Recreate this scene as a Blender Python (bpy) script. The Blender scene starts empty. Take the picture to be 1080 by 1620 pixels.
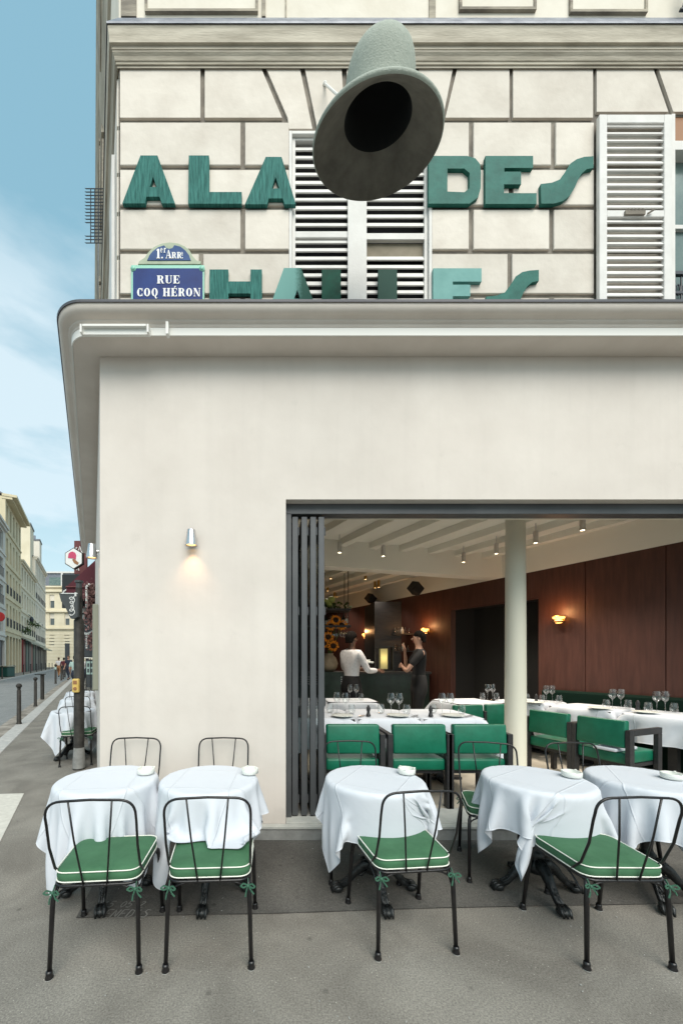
import bpy, bmesh, math, random
import numpy as np
from mathutils import Vector, Matrix, Euler

random.seed(7)
scene = bpy.context.scene
col = scene.collection
R = math.radians
PI = math.pi

# ------------------------------------------------------------------ camera
F, X0, Y0, H = 590.0, 430.0, 1045.0, 1.5      # focal length, principal point (photo pixels), eye height
cam_d = bpy.data.cameras.new('camera'); cam = bpy.data.objects.new('camera', cam_d); col.objects.link(cam)
cam.location = (0, 0, H); cam.rotation_euler = (R(90), 0, 0)
cam_d.sensor_fit = 'HORIZONTAL'; cam_d.sensor_width = 36
cam_d.lens = 36 * F / 1080
cam_d.shift_x = (540 - X0) / 1080
cam_d.shift_y = (Y0 - 810) / 1080
cam_d.clip_start = 0.05; cam_d.clip_end = 3000
scene.camera = cam

# ------------------------------------------------------------------ sky
SUN_EL, SUN_AZ = R(48), R(168)                 # azimuth clockwise from +Y: behind and left of the camera
w = bpy.data.worlds.new('World'); scene.world = w; w.use_nodes = True
nt = w.node_tree; N = nt.nodes; L = nt.links
bg = N['Background']; sky = N.new('ShaderNodeTexSky'); sky.sky_type = 'NISHITA'; sky.sun_disc = False
sky.sun_elevation = SUN_EL; sky.sun_rotation = SUN_AZ; sky.air_density = 1.0; sky.dust_density = 0.6; sky.ozone_density = 1.3
tc = N.new('ShaderNodeTexCoord'); mp = N.new('ShaderNodeMapping'); mp.inputs['Scale'].default_value = (1.0, 1.0, 3.2)
mp.inputs['Location'].default_value = (2.35, 0.4, 0.1)
nz = N.new('ShaderNodeTexNoise'); nz.inputs['Scale'].default_value = 1.9; nz.inputs['Detail'].default_value = 7; nz.inputs['Roughness'].default_value = 0.52
rp = N.new('ShaderNodeValToRGB'); rp.color_ramp.elements[0].position = 0.44; rp.color_ramp.elements[1].position = 0.60
rp.color_ramp.elements[0].color = (0, 0, 0, 1); rp.color_ramp.elements[1].color = (0.8, 0.8, 0.8, 1)
sep = N.new('ShaderNodeSeparateXYZ')
hz = N.new('ShaderNodeMapRange'); hz.inputs['From Min'].default_value = 0.02; hz.inputs['From Max'].default_value = 0.60
hz.inputs['To Min'].default_value = 0.75; hz.inputs['To Max'].default_value = 0.04; hz.clamp = True
addm = N.new('ShaderNodeMath'); addm.operation = 'MAXIMUM'
hz2 = N.new('ShaderNodeMapRange'); hz2.inputs['From Min'].default_value = 0.6; hz2.inputs['From Max'].default_value = 0.78
hz2.inputs['To Min'].default_value = 1.0; hz2.inputs['To Max'].default_value = 0.25; hz2.clamp = True
mulm = N.new('ShaderNodeMath'); mulm.operation = 'MULTIPLY'
mx = N.new('ShaderNodeMixRGB'); mx.inputs['Color2'].default_value = (5.3, 6.2, 6.7, 1)
tint = N.new('ShaderNodeMixRGB'); tint.blend_type = 'MULTIPLY'; tint.inputs['Fac'].default_value = 1.0; tint.inputs['Color2'].default_value = (1.25, 1.25, 0.85, 1)
L.new(tc.outputs['Generated'], mp.inputs['Vector']); L.new(mp.outputs['Vector'], nz.inputs['Vector'])
L.new(nz.outputs['Fac'], rp.inputs['Fac']); L.new(tc.outputs['Generated'], sep.inputs['Vector'])
L.new(sep.outputs['Z'], hz.inputs['Value']); L.new(sep.outputs['Z'], hz2.inputs['Value'])
L.new(rp.outputs['Color'], mulm.inputs[0]); L.new(hz2.outputs['Result'], mulm.inputs[1])
L.new(mulm.outputs[0], addm.inputs[0]); L.new(hz.outputs['Result'], addm.inputs[1])
veil = N.new('ShaderNodeMixRGB'); veil.inputs['Fac'].default_value = 0.5; veil.inputs['Color2'].default_value = (2.4, 5.0, 6.5, 1)   # thin high veil
L.new(sky.outputs['Color'], tint.inputs['Color1']); L.new(tint.outputs['Color'], veil.inputs['Color1']); L.new(veil.outputs['Color'], mx.inputs['Color1'])
L.new(addm.outputs[0], mx.inputs['Fac']); L.new(mx.outputs['Color'], bg.inputs['Color'])
bg.inputs['Strength'].default_value = 0.115

# ------------------------------------------------------------------ sun (veiled by thin cloud)
sd = bpy.data.lights.new('sun', 'SUN'); sd.energy = 2.8; sd.angle = R(50); sd.color = (1.0, 0.94, 0.86)
so = bpy.data.objects.new('sun', sd); col.objects.link(so)
sdir = Vector((math.sin(SUN_AZ) * math.cos(SUN_EL), math.cos(SUN_AZ) * math.cos(SUN_EL), math.sin(SUN_EL)))
so.rotation_euler = (-sdir).to_track_quat('-Z', 'Y').to_euler()

scene.view_settings.view_transform = 'Standard'; scene.view_settings.look = 'None'
scene.view_settings.exposure = 0.42; scene.view_settings.gamma = 1.0
scene.render.engine = 'CYCLES'
scene.cycles.max_bounces = 8; scene.cycles.diffuse_bounces = 4; scene.cycles.glossy_bounces = 3
scene.cycles.transmission_bounces = 6; scene.cycles.transparent_max_bounces = 10
scene.cycles.caustics_reflective = False; scene.cycles.caustics_refractive = False
scene.cycles.sample_clamp_indirect = 4

# ------------------------------------------------------------------ geometry helpers
K = (X0 - 147) / F                              # the side street runs off at a slant: x = u - K*y
SV = Vector((-K, 1, 0)).normalized()            # along the side street
NV = Vector((-SV.y, SV.x, 0))                   # out of the side wall, towards the street
SROT = math.atan2(K, 1.0)
def S(u, y, z=0.0): return Vector((u - K * y, y, z))
def P(px, py, Y): return Vector(((px - X0) * Y / F, Y, H - (py - Y0) * Y / F))
def G(px, py, z=0.0):
    Y = (H - z) * F / (py - Y0); return Vector(((px - X0) * Y / F, Y, z))

class MB:
    def __init__(s): s.v = []; s.f = []; s.uv = None
    def add(s, vs, fs):
        o = len(s.v); s.v += [Vector(a) for a in vs]; s.f += [tuple(i + o for i in f) for f in fs]; return s
    def box(s, c, d, rz=0.0, M=None):
        hx, hy, hz_ = d[0] / 2, d[1] / 2, d[2] / 2
        m = M if M is not None else Matrix.Rotation(rz, 4, 'Z')
        vs = [Vector(c) + (m @ Vector((x, y, z))) for z in (-hz_, hz_) for x, y in ((-hx, -hy), (hx, -hy), (hx, hy), (-hx, hy))]
        return s.add(vs, [(3, 2, 1, 0), (4, 5, 6, 7), (0, 1, 5, 4), (1, 2, 6, 5), (2, 3, 7, 6), (3, 0, 4, 7)])
    def bb(s, x0, x1, y0, y1, z0, z1): return s.box(((x0 + x1) / 2, (y0 + y1) / 2, (z0 + z1) / 2), (abs(x1 - x0), abs(y1 - y0), abs(z1 - z0)))
    def sb(s, u0, u1, y0, y1, z0, z1):           # box sheared along the side street
        vs = [S(u, y, z) for z in (z0, z1) for u, y in ((u0, y0), (u1, y0), (u1, y1), (u0, y1))]
        return s.add(vs, [(3, 2, 1, 0), (4, 5, 6, 7), (0, 1, 5, 4), (1, 2, 6, 5), (2, 3, 7, 6), (3, 0, 4, 7)])
    def cbox(s, x0, x1, y0, y1, z0, z1, b):      # box whose front (low y) edges are chamfered
        vs = [(x0, y1, z0), (x1, y1, z0), (x1, y1, z1), (x0, y1, z1), (x0, y0 + b, z0), (x1, y0 + b, z0), (x1, y0 + b, z1), (x0, y0 + b, z1),
              (x0 + b, y0, z0 + b), (x1 - b, y0, z0 + b), (x1 - b, y0, z1 - b), (x0 + b, y0, z1 - b)]
        return s.add(vs, [(0, 1, 2, 3)] + [(i, (i + 1) % 4, (i + 1) % 4 + 4, i + 4) for i in range(4)] + [(i + 4, (i + 1) % 4 + 4, (i + 1) % 4 + 8, i + 8) for i in range(4)] + [(8, 9, 10, 11)])
    def tube(s, pts, r, n=8, cap=True, closed=False):
        pts = [Vector(p) for p in pts]; m = len(pts); rs = r if isinstance(r, (list, tuple)) else [r] * m
        up = None; rings = []
        for i, p in enumerate(pts):
            if closed: t = pts[(i + 1) % m] - pts[i - 1]
            else: t = pts[min(i + 1, m - 1)] - pts[max(i - 1, 0)]
            if t.length < 1e-9: t = Vector((0, 0, 1))
            t.normalize()
            if up is None:
                up = Vector((0, 0, 1)) if abs(t.z) < 0.9 else Vector((1, 0, 0))
            a = up - t * up.dot(t)
            if a.length < 1e-6: a = t.orthogonal()
            a.normalize(); up = a; b = t.cross(a)
            rings.append([p + (a * math.cos(2 * PI * k / n) + b * math.sin(2 * PI * k / n)) * rs[i] for k in range(n)])
        vs = [q for g in rings for q in g]; fs = []
        rng = m if closed else m - 1
        for i in range(rng):
            j = (i + 1) % m
            for k in range(n): fs.append((i * n + k, i * n + (k + 1) % n, j * n + (k + 1) % n, j * n + k))
        if cap and not closed: fs.append(tuple(range(n - 1, -1, -1))); fs.append(tuple((m - 1) * n + k for k in range(n)))
        return s.add(vs, fs)
    def lathe(s, prof, c=(0, 0, 0), n=24, M=None, cap=False):
        m = M or Matrix.Identity(4); c = Vector(c); vs = []
        for r_, z in prof:
            for k in range(n): vs.append(c + (m @ Vector((r_ * math.cos(2 * PI * k / n), r_ * math.sin(2 * PI * k / n), z))))
        fs = [(i * n + k, i * n + (k + 1) % n, (i + 1) * n + (k + 1) % n, (i + 1) * n + k) for i in range(len(prof) - 1) for k in range(n)]
        if cap: fs += [tuple(range(n - 1, -1, -1)), tuple((len(prof) - 1) * n + k for k in range(n))]
        return s.add(vs, fs)
    def ball(s, c, r, n=12, sc=(1, 1, 1)):
        prof = [(max(1e-4, math.sin(PI * i / n)) * r, -math.cos(PI * i / n) * r) for i in range(n + 1)]
        return s.lathe(prof, c, n, Matrix.Diagonal((*sc, 1)))
    def prism(s, poly, fn, d0, d1):              # poly 2-D -> fn(a, b, depth)
        n = len(poly); vs = [fn(a, b, d0) for a, b in poly] + [fn(a, b, d1) for a, b in poly]
        return s.add(vs, [tuple(range(n)), tuple(range(2 * n - 1, n - 1, -1))] + [(i, i + n, (i + 1) % n + n, (i + 1) % n) for i in range(n)])
    def build(s, name, m, parent=None, smooth=False, bevel=0, seg=2, off=None, sub=0, auto=None):
        me = bpy.data.meshes.new(name)
        o_ = Vector((0, 0, 0))
        if parent is not None and off is None: o_ = parent.get('_wo', None); o_ = Vector(o_) if o_ is not None else Vector((0, 0, 0))
        me.from_pydata([v - o_ for v in s.v], [], s.f); me.validate(); me.update()
        if s.uv is not None:
            ul = me.uv_layers.new(name='UVMap'); 
            for lp in me.loops: ul.data[lp.index].uv = s.uv[lp.vertex_index]
        bm = bmesh.new(); bm.from_mesh(me); bmesh.ops.recalc_face_normals(bm, faces=bm.faces); bm.to_mesh(me); bm.free()
        o = bpy.data.objects.new(name, me); col.objects.link(o); me.materials.append(m)
        if parent is not None:
            o.parent = parent
            if parent.get('_wo') is not None: o['_wo'] = tuple(parent['_wo'])
        if smooth:
            me.shade_smooth()
            if auto:
                me.set_sharp_from_angle(angle=R(auto))
        if bevel:
            b = o.modifiers.new('bevel', 'BEVEL'); b.width = bevel; b.segments = seg; b.limit_method = 'ANGLE'; b.angle_limit = R(40); b.harden_normals = False
        if sub: q = o.modifiers.new('sub', 'SUBSURF'); q.levels = sub; q.render_levels = sub
        return o

def tag(o, label=None, cat=None, group=None, kind=None):
    if label: o['label'] = label
    if cat: o['category'] = cat
    if group: o['group'] = group
    if kind: o['kind'] = kind
    return o
def thing(name, label, cat, loc=(0, 0, 0), rz=0.0, group=None, world=False):
    o = bpy.data.objects.new(name, None); col.objects.link(o); o.location = loc; o.rotation_euler = (0, 0, rz); o.empty_display_size = 0.1
    if world: o['_wo'] = tuple(loc)
    return tag(o, label, cat, group)
def struct(name, mb, m, **k):
    o = mb.build(name, m, **k); o['kind'] = 'structure'; return o
def kids(o): return [c for c in bpy.data.objects if c.parent == o]
def snapshot(o): return (o, [snapshot(c) for c in kids(o)])
def copy_snap(sn, parent=None):
    c = sn[0].copy(); col.objects.link(c)
    if parent is not None: c.parent = parent
    for ch in sn[1]: copy_snap(ch, c)
    return c
def put(sn, loc, rz, label, used, sc=None):
    o = sn[0] if not used.get(id(sn[0])) else copy_snap(sn)
    used[id(sn[0])] = True
    o.location = loc; o.rotation_euler = (0, 0, rz); o['label'] = label
    if sc: o.scale = sc
    return o
USED = {}

# ------------------------------------------------------------------ materials
def mat(name, c, rough=0.6, metal=0.0, c2=None, scale=8.0, detail=5, bump=0.0, bscale=None, stretch=None, spec=None, emit=None, es=0, lo=0.35, hi=0.65, coat=0):
    m = bpy.data.materials.new(name); m.use_nodes = True; n = m.node_tree.nodes; l = m.node_tree.links; b = n['Principled BSDF']
    b.inputs['Base Color'].default_value = (*c, 1); b.inputs['Roughness'].default_value = rough; b.inputs['Metallic'].default_value = metal
    if spec is not None: b.inputs['Specular IOR Level'].default_value = spec
    if coat: b.inputs['Coat Weight'].default_value = coat
    if emit: b.inputs['Emission Color'].default_value = (*emit, 1); b.inputs['Emission Strength'].default_value = es
    if c2 is not None or bump:
        t = n.new('ShaderNodeTexCoord'); v = t.outputs['Object']
        if stretch:
            q = n.new('ShaderNodeMapping'); q.inputs['Scale'].default_value = stretch; l.new(v, q.inputs['Vector']); v = q.outputs['Vector']
    if c2 is not None:
        z = n.new('ShaderNodeTexNoise'); z.inputs['Scale'].default_value = scale; z.inputs['Detail'].default_value = detail; z.inputs['Roughness'].default_value = 0.6
        l.new(v, z.inputs['Vector']); r_ = n.new('ShaderNodeValToRGB'); r_.color_ramp.elements[0].position = lo; r_.color_ramp.elements[1].position = hi
        r_.color_ramp.elements[0].color = (*c, 1); r_.color_ramp.elements[1].color = (*c2, 1)
        l.new(z.outputs['Fac'], r_.inputs['Fac']); l.new(r_.outputs['Color'], b.inputs['Base Color'])
    if bump:
        z2 = n.new('ShaderNodeTexNoise'); z2.inputs['Scale'].default_value = bscale or scale * 3; z2.inputs['Detail'].default_value = 4; l.new(v, z2.inputs['Vector'])
        bn = n.new('ShaderNodeBump'); bn.inputs['Strength'].default_value = bump; bn.inputs['Distance'].default_value = 0.01
        l.new(z2.outputs['Fac'], bn.inputs['Height']); l.new(bn.outputs['Normal'], b.inputs['Normal'])
    return m

def asphalt(name, a, b_, speck, sc=1.0):
    m = bpy.data.materials.new(name); m.use_nodes = True; n = m.node_tree.nodes; l = m.node_tree.links; p = n['Principled BSDF']
    t = n.new('ShaderNodeTexCoord')
    z = n.new('ShaderNodeTexNoise'); z.inputs['Scale'].default_value = 1.9; z.inputs['Detail'].default_value = 7; z.inputs['Roughness'].default_value = 0.58; z.inputs['Distortion'].default_value = 0.6
    r_ = n.new('ShaderNodeValToRGB'); r_.color_ramp.elements[0].position = 0.32; r_.color_ramp.elements[1].position = 0.68
    r_.color_ramp.elements[0].color = (*a, 1); r_.color_ramp.elements[1].color = (*b_, 1)
    f = n.new('ShaderNodeTexNoise'); f.inputs['Scale'].default_value = 120 * sc; f.inputs['Detail'].default_value = 8; f.inputs['Roughness'].default_value = 0.75
    fr = n.new('ShaderNodeValToRGB'); fr.color_ramp.elements[0].position = 0.3; fr.color_ramp.elements[1].position = 0.7
    fr.color_ramp.elements[0].color = (0.38, 0.38, 0.38, 1); fr.color_ramp.elements[1].color = (1.62, 1.61, 1.58, 1)
    mm = n.new('ShaderNodeMixRGB'); mm.blend_type = 'MULTIPLY'; mm.inputs['Fac'].default_value = 1
    vo = n.new('ShaderNodeTexVoronoi'); vo.inputs['Scale'].default_value = 42 * sc; vo.inputs['Randomness'].default_value = 1
    vr = n.new('ShaderNodeValToRGB'); vr.color_ramp.elements[0].position = 0.06; vr.color_ramp.elements[1].position = 0.12
    vr.color_ramp.elements[0].color = (1, 1, 1, 1); vr.color_ramp.elements[1].color = (0, 0, 0, 1)
    # only some cells carry a pale stone
    wn = n.new('ShaderNodeTexNoise'); wn.inputs['Scale'].default_value = 9 * sc; wn.inputs['Detail'].default_value = 2
    wr = n.new('ShaderNodeValToRGB'); wr.color_ramp.elements[0].position = 0.42; wr.color_ramp.elements[1].position = 0.6
    wm = n.new('ShaderNodeMath'); wm.operation = 'MULTIPLY'
    sm = n.new('ShaderNodeMixRGB'); sm.inputs['Color2'].default_value = (*speck, 1)
    # dark gum and drip spots
    v2 = n.new('ShaderNodeTexVoronoi'); v2.inputs['Scale'].default_value = 5.5; v2r = n.new('ShaderNodeValToRGB')
    v2r.color_ramp.elements[0].position = 0.05; v2r.color_ramp.elements[1].position = 0.09; v2r.color_ramp.elements[0].color = (0.6, 0.6, 0.6, 1); v2r.color_ramp.elements[1].color = (1, 1, 1, 1)
    m3 = n.new('ShaderNodeMixRGB'); m3.blend_type = 'MULTIPLY'; m3.inputs['Fac'].default_value = 0.8
    for q in (z, f, vo, wn, v2): l.new(t.outputs['Object'], q.inputs['Vector'])
    l.new(z.outputs['Fac'], r_.inputs['Fac']); l.new(f.outputs['Fac'], fr.inputs['Fac'])
    l.new(r_.outputs['Color'], mm.inputs['Color1']); l.new(fr.outputs['Color'], mm.inputs['Color2'])
    l.new(vo.outputs['Distance'], vr.inputs['Fac']); l.new(wn.outputs['Fac'], wr.inputs['Fac'])
    l.new(vr.outputs['Color'], wm.inputs[0]); l.new(wr.outputs['Color'], wm.inputs[1])
    l.new(mm.outputs['Color'], sm.inputs['Color1']); l.new(wm.outputs[0], sm.inputs['Fac'])
    l.new(v2.outputs['Distance'], v2r.inputs['Fac']); l.new(sm.outputs['Color'], m3.inputs['Color1']); l.new(v2r.outputs['Color'], m3.inputs['Color2'])
    l.new(m3.outputs['Color'], p.inputs['Base Color']); p.inputs['Roughness'].default_value = 0.85
    bn = n.new('ShaderNodeBump'); bn.inputs['Strength'].default_value = 0.07; bn.inputs['Distance'].default_value = 0.003
    l.new(f.outputs['Fac'], bn.inputs['Height']); l.new(bn.outputs['Normal'], p.inputs['Normal'])
    return m

M = {}
M['plaster'] = mat('plaster', (0.61, 0.57, 0.50), 0.85, c2=(0.69, 0.65, 0.58), scale=1.3, detail=8, bump=0.10, bscale=14, lo=0.3, hi=0.7)
def plaster():
    m = mat('plaster', (0.605, 0.548, 0.495), 0.85, c2=(0.69, 0.632, 0.575), scale=1.5, detail=9, bump=0.16, bscale=11, lo=0.3, hi=0.7); n = m.node_tree.nodes; l = m.node_tree.links; b = n['Principled BSDF']
    src = b.inputs['Base Color'].links[0].from_socket; t = n.new('ShaderNodeTexCoord')
    mp_ = n.new('ShaderNodeMapping'); mp_.inputs['Scale'].default_value = (9, 9, .5); l.new(t.outputs['Object'], mp_.inputs['Vector'])
    z = n.new('ShaderNodeTexNoise'); z.inputs['Scale'].default_value = 1.0; z.inputs['Detail'].default_value = 5; l.new(mp_.outputs['Vector'], z.inputs['Vector'])
    mr = n.new('ShaderNodeMapRange'); mr.inputs['From Min'].default_value = .52; mr.inputs['From Max'].default_value = .75; mr.inputs['To Min'].default_value = 1; mr.inputs['To Max'].default_value = .965; l.new(z.outputs['Fac'], mr.inputs['Value'])
    z2 = n.new('ShaderNodeTexNoise'); z2.inputs['Scale'].default_value = 5; z2.inputs['Detail'].default_value = 9; z2.inputs['Roughness'].default_value = .7; l.new(t.outputs['Object'], z2.inputs['Vector'])
    m2 = n.new('ShaderNodeMapRange'); m2.inputs['From Min'].default_value = .60; m2.inputs['From Max'].default_value = .72; m2.inputs['To Min'].default_value = 1; m2.inputs['To Max'].default_value = .93; l.new(z2.outputs['Fac'], m2.inputs['Value'])
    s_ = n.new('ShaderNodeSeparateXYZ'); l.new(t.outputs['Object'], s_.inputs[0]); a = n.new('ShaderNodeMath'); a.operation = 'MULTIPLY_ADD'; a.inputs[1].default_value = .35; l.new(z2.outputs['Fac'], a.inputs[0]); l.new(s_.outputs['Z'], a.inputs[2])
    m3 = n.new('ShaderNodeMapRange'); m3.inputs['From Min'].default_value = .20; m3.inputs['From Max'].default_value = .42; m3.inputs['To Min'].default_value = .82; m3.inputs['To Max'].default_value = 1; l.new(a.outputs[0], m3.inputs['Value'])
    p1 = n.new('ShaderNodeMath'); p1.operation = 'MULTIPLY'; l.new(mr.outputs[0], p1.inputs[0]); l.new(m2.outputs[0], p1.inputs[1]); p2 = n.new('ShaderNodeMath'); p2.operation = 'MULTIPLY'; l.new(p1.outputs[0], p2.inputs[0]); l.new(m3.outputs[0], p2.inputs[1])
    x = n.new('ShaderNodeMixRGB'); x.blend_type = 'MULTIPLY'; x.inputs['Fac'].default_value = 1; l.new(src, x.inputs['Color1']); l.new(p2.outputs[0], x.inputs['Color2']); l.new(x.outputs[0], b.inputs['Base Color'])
    return m
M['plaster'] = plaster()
M['cornice_plaster'] = mat('cornice_plaster', (0.62, 0.555, 0.495), 0.8, c2=(0.69, 0.625, 0.565), scale=2.2, bump=0.05)
M['white_trim'] = mat('white_trim', (0.76, 0.75, 0.71), 0.55)
M['stone'] = mat('stone', (0.68, 0.62, 0.52), 0.85, c2=(0.76, 0.705, 0.61), scale=2.4, detail=8, bump=0.2, bscale=22)
def per_island(m, lo, hi):
    n = m.node_tree.nodes; l = m.node_tree.links; b = n['Principled BSDF']; src = b.inputs['Base Color'].links[0].from_socket
    g_ = n.new('ShaderNodeNewGeometry'); mr = n.new('ShaderNodeMapRange'); mr.inputs['To Min'].default_value = lo; mr.inputs['To Max'].default_value = hi; l.new(g_.outputs['Random Per Island'], mr.inputs['Value'])
    x = n.new('ShaderNodeMixRGB'); x.blend_type = 'MULTIPLY'; x.inputs['Fac'].default_value = 1; l.new(src, x.inputs['Color1']); l.new(mr.outputs[0], x.inputs['Color2']); l.new(x.outputs[0], b.inputs['Base Color']); return m
M['stone_block'] = per_island(mat('stone_block', (0.60, 0.54, 0.47), 0.85, c2=(0.71, 0.65, 0.575), scale=3.2, detail=10, bump=0.35, bscale=16, lo=.3, hi=.6), .92, 1.05)
M['joint'] = mat('joint', (0.15, 0.13, 0.11), 0.95, c2=(0.27, 0.24, 0.20), scale=6)
M['grime'] = mat('grime', (0.20, 0.175, 0.145), 0.95, c2=(0.44, 0.39, 0.31), scale=3.0, detail=9, bump=0.35, bscale=30, stretch=(0.8, 0.8, 4))
M['cornice_stone'] = mat('cornice_stone', (0.36, 0.32, 0.255), 0.95, c2=(0.60, 0.545, 0.45), scale=2.6, detail=9, bump=0.3, bscale=25, stretch=(0.7, 0.7, 5))
M['zinc'] = mat('zinc', (0.14, 0.15, 0.18), 0.5, 0.3, c2=(0.26, 0.27, 0.30), scale=6)
M['edge'] = mat('edge', (0.09, 0.09, 0.10), 0.5, 0.3)
M['shutter'] = mat('shutter', (0.64, 0.62, 0.59), 0.65, c2=(0.72, 0.70, 0.67), scale=5, bump=0.15, bscale=60)
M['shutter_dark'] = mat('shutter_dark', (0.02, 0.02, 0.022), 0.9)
M['letter'] = mat('letter', (0.012, 0.090, 0.078), 0.7, spec=.2, c2=(0.045, 0.195, 0.170), scale=9, detail=7, bump=0.7, bscale=16, stretch=(7, 1, 0.8))
M['letter_flat'] = mat('letter_flat', (0.010, 0.098, 0.078), 0.6, spec=.25, c2=(0.02, 0.145, 0.115), scale=8, bump=0.3)
M['letter_pale'] = mat('letter_pale', (0.12, 0.30, 0.28), 0.6, spec=.25, c2=(0.16, 0.36, 0.335), scale=6, bump=0.15)
M['letter_deep'] = mat('letter_deep', (0.0, 0.04, 0.025), 0.6, spec=.15, c2=(0.0, 0.08, 0.05), scale=6)
M['verdigris'] = mat('verdigris', (0.30, 0.335, 0.285), 0.8, 0.0, c2=(0.37, 0.40, 0.345), scale=60, detail=9, bump=0.4, bscale=120)
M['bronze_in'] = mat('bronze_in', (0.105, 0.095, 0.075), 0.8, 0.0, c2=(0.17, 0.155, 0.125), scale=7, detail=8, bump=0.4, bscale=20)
M['throat_shade'] = mat('throat_shade', (0.006, 0.007, 0.007), 0.9)  # shade deep inside the bell, put into the colour as near-black
M['steel'] = mat('steel', (0.62, 0.62, 0.62), 0.28, 1.0)
M['anthracite'] = mat('anthracite', (0.065, 0.068, 0.072), 0.45, 0.2, c2=(0.085, 0.088, 0.092), scale=3)
M['black_metal'] = mat('black_metal', (0.005, 0.005, 0.006), 0.3, 0.0, spec=0.5, c2=(0.012, 0.010, 0.010), scale=30, bump=0.12, bscale=80)
M['cast_iron'] = mat('cast_iron', (0.01, 0.011, 0.011), 0.38, 0.2, c2=(0.024, 0.026, 0.026), scale=18, bump=0.6, bscale=45)
M['cushion'] = mat('cushion', (0.034, 0.115, 0.052), 0.8, c2=(0.052, 0.155, 0.074), scale=5, bump=0.5, bscale=14)
M['piping'] = mat('piping', (0.78, 0.78, 0.70), 0.7)
M['ribbon'] = mat('ribbon', (0.04, 0.12, 0.075), 0.7)
M['pad'] = mat('pad', (0.4, 0.4, 0.38), 0.6)
M['ceramic'] = mat('ceramic', (0.72, 0.73, 0.68), 0.25)
M['banquette'] = mat('banquette', (0.003, 0.016, 0.010), 0.75, spec=.15)
M['leather'] = mat('leather', (0.0, 0.105, 0.054), 0.42, c2=(0.004, 0.145, 0.08), scale=5, bump=0.35, bscale=9)
M['dark_wood'] = mat('dark_wood', (0.018, 0.018, 0.02), 0.45, c2=(0.032, 0.03, 0.03), scale=5, stretch=(1, 1, 6))
M['mahogany'] = mat('mahogany', (0.056, 0.020, 0.014), 0.5, c2=(0.082, 0.030, 0.021), scale=5, detail=8, stretch=(4, 4, 0.4), bump=0.05)
M['brown_wall'] = mat('brown_wall', (0.038, 0.02, 0.016), 0.6, c2=(0.05, 0.026, 0.02), scale=4)
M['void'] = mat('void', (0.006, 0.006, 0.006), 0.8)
M['bar_green'] = mat('bar_green', (0.006, 0.014, 0.011), 0.3, c2=(0.012, 0.03, 0.022), scale=6)
M['ceiling'] = mat('ceiling', (0.80, 0.78, 0.70), 0.7)
M['cream'] = mat('cream', (0.66, 0.63, 0.52), 0.55)
M['floor_stone'] = mat('floor_stone', (0.42, 0.38, 0.31), 0.5, c2=(0.50, 0.45, 0.37), scale=3)
M['step_stone'] = mat('step_stone', (0.40, 0.40, 0.37), 0.8, c2=(0.48, 0.48, 0.44), scale=12, bump=0.2)
M['concrete'] = mat('concrete', (0.20, 0.20, 0.19), 0.9, c2=(0.30, 0.30, 0.285), scale=9, detail=8, bump=0.3)
M['asphalt'] = asphalt('asphalt', (0.148, 0.136, 0.119), (0.245, 0.229, 0.202), (0.52, 0.49, 0.43))
M['asphalt_dark'] = asphalt('asphalt_dark', (0.072, 0.068, 0.062), (0.122, 0.116, 0.106), (0.28, 0.27, 0.25))
M['road'] = asphalt('road', (0.17, 0.18, 0.185), (0.22, 0.23, 0.235), (0.3, 0.3, 0.3), 0.4)
M['kerb'] = mat('kerb', (0.34, 0.34, 0.33), 0.8, c2=(0.48, 0.47, 0.45), scale=10, bump=0.2)
M['gutter'] = mat('gutter', (0.14, 0.12, 0.10), 0.8, c2=(0.34, 0.31, 0.27), scale=4, detail=9)
M['paint'] = mat('paint', (0.50, 0.48, 0.43), 0.8, c2=(0.60, 0.58, 0.52), scale=14, detail=8)
M['chalk'] = mat('chalk', (0.26, 0.25, 0.23), 0.9)
M['plaque_blue'] = mat('plaque_blue', (0.004, 0.022, 0.13), 0.5, spec=.2, c2=(0.006, 0.036, 0.18), scale=5)
M['plaque_blue2'] = mat('plaque_blue2', (0.03, 0.07, 0.19), 0.6, spec=.2, c2=(0.05, 0.10, 0.24), scale=9)
M['plaque_rim'] = mat('plaque_rim', (0.22, 0.52, 0.40), 0.4)
M['plaque_rim2'] = mat('plaque_rim2', (0.30, 0.35, 0.25), 0.6, c2=(0.38, 0.43, 0.31), scale=10)
M['letter_white'] = mat('letter_white', (0.80, 0.80, 0.78), 0.5)
M['pole'] = mat('pole', (0.022, 0.020, 0.018), 0.6, spec=.3, c2=(0.05, 0.046, 0.04), scale=12, bump=0.2)
M['yellow'] = mat('yellow', (0.62, 0.42, 0.10), 0.5, c2=(0.70, 0.50, 0.16), scale=20)
M['awning'] = mat('awning', (0.075, 0.010, 0.018), 0.8, c2=(0.095, 0.014, 0.024), scale=3)
M['red_sign'] = mat('red_sign', (0.14, 0.035, 0.035), 0.6)
M['red_disc'] = mat('red_disc', (0.45, 0.03, 0.03), 0.5)
M['sign_grey'] = mat('sign_grey', (0.055, 0.06, 0.062), 0.5)
M['black_board'] = mat('black_board', (0.012, 0.014, 0.016), 0.5)
M['pink'] = mat('pink', (0.55, 0.06, 0.14), 0.5)
M['tan'] = mat('tan', (0.30, 0.14, 0.06), 0.6)
M['iron'] = mat('iron', (0.03, 0.035, 0.045), 0.5)
M['skin'] = mat('skin', (0.42, 0.24, 0.17), 0.55)
M['skin_dark'] = mat('skin_dark', (0.16, 0.08, 0.05), 0.5)
M['hair'] = mat('hair', (0.009, 0.007, 0.006), 0.95, spec=.1, bump=1.0, bscale=60)
M['hair_brown'] = mat('hair_brown', (0.07, 0.04, 0.02), 0.6)
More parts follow.
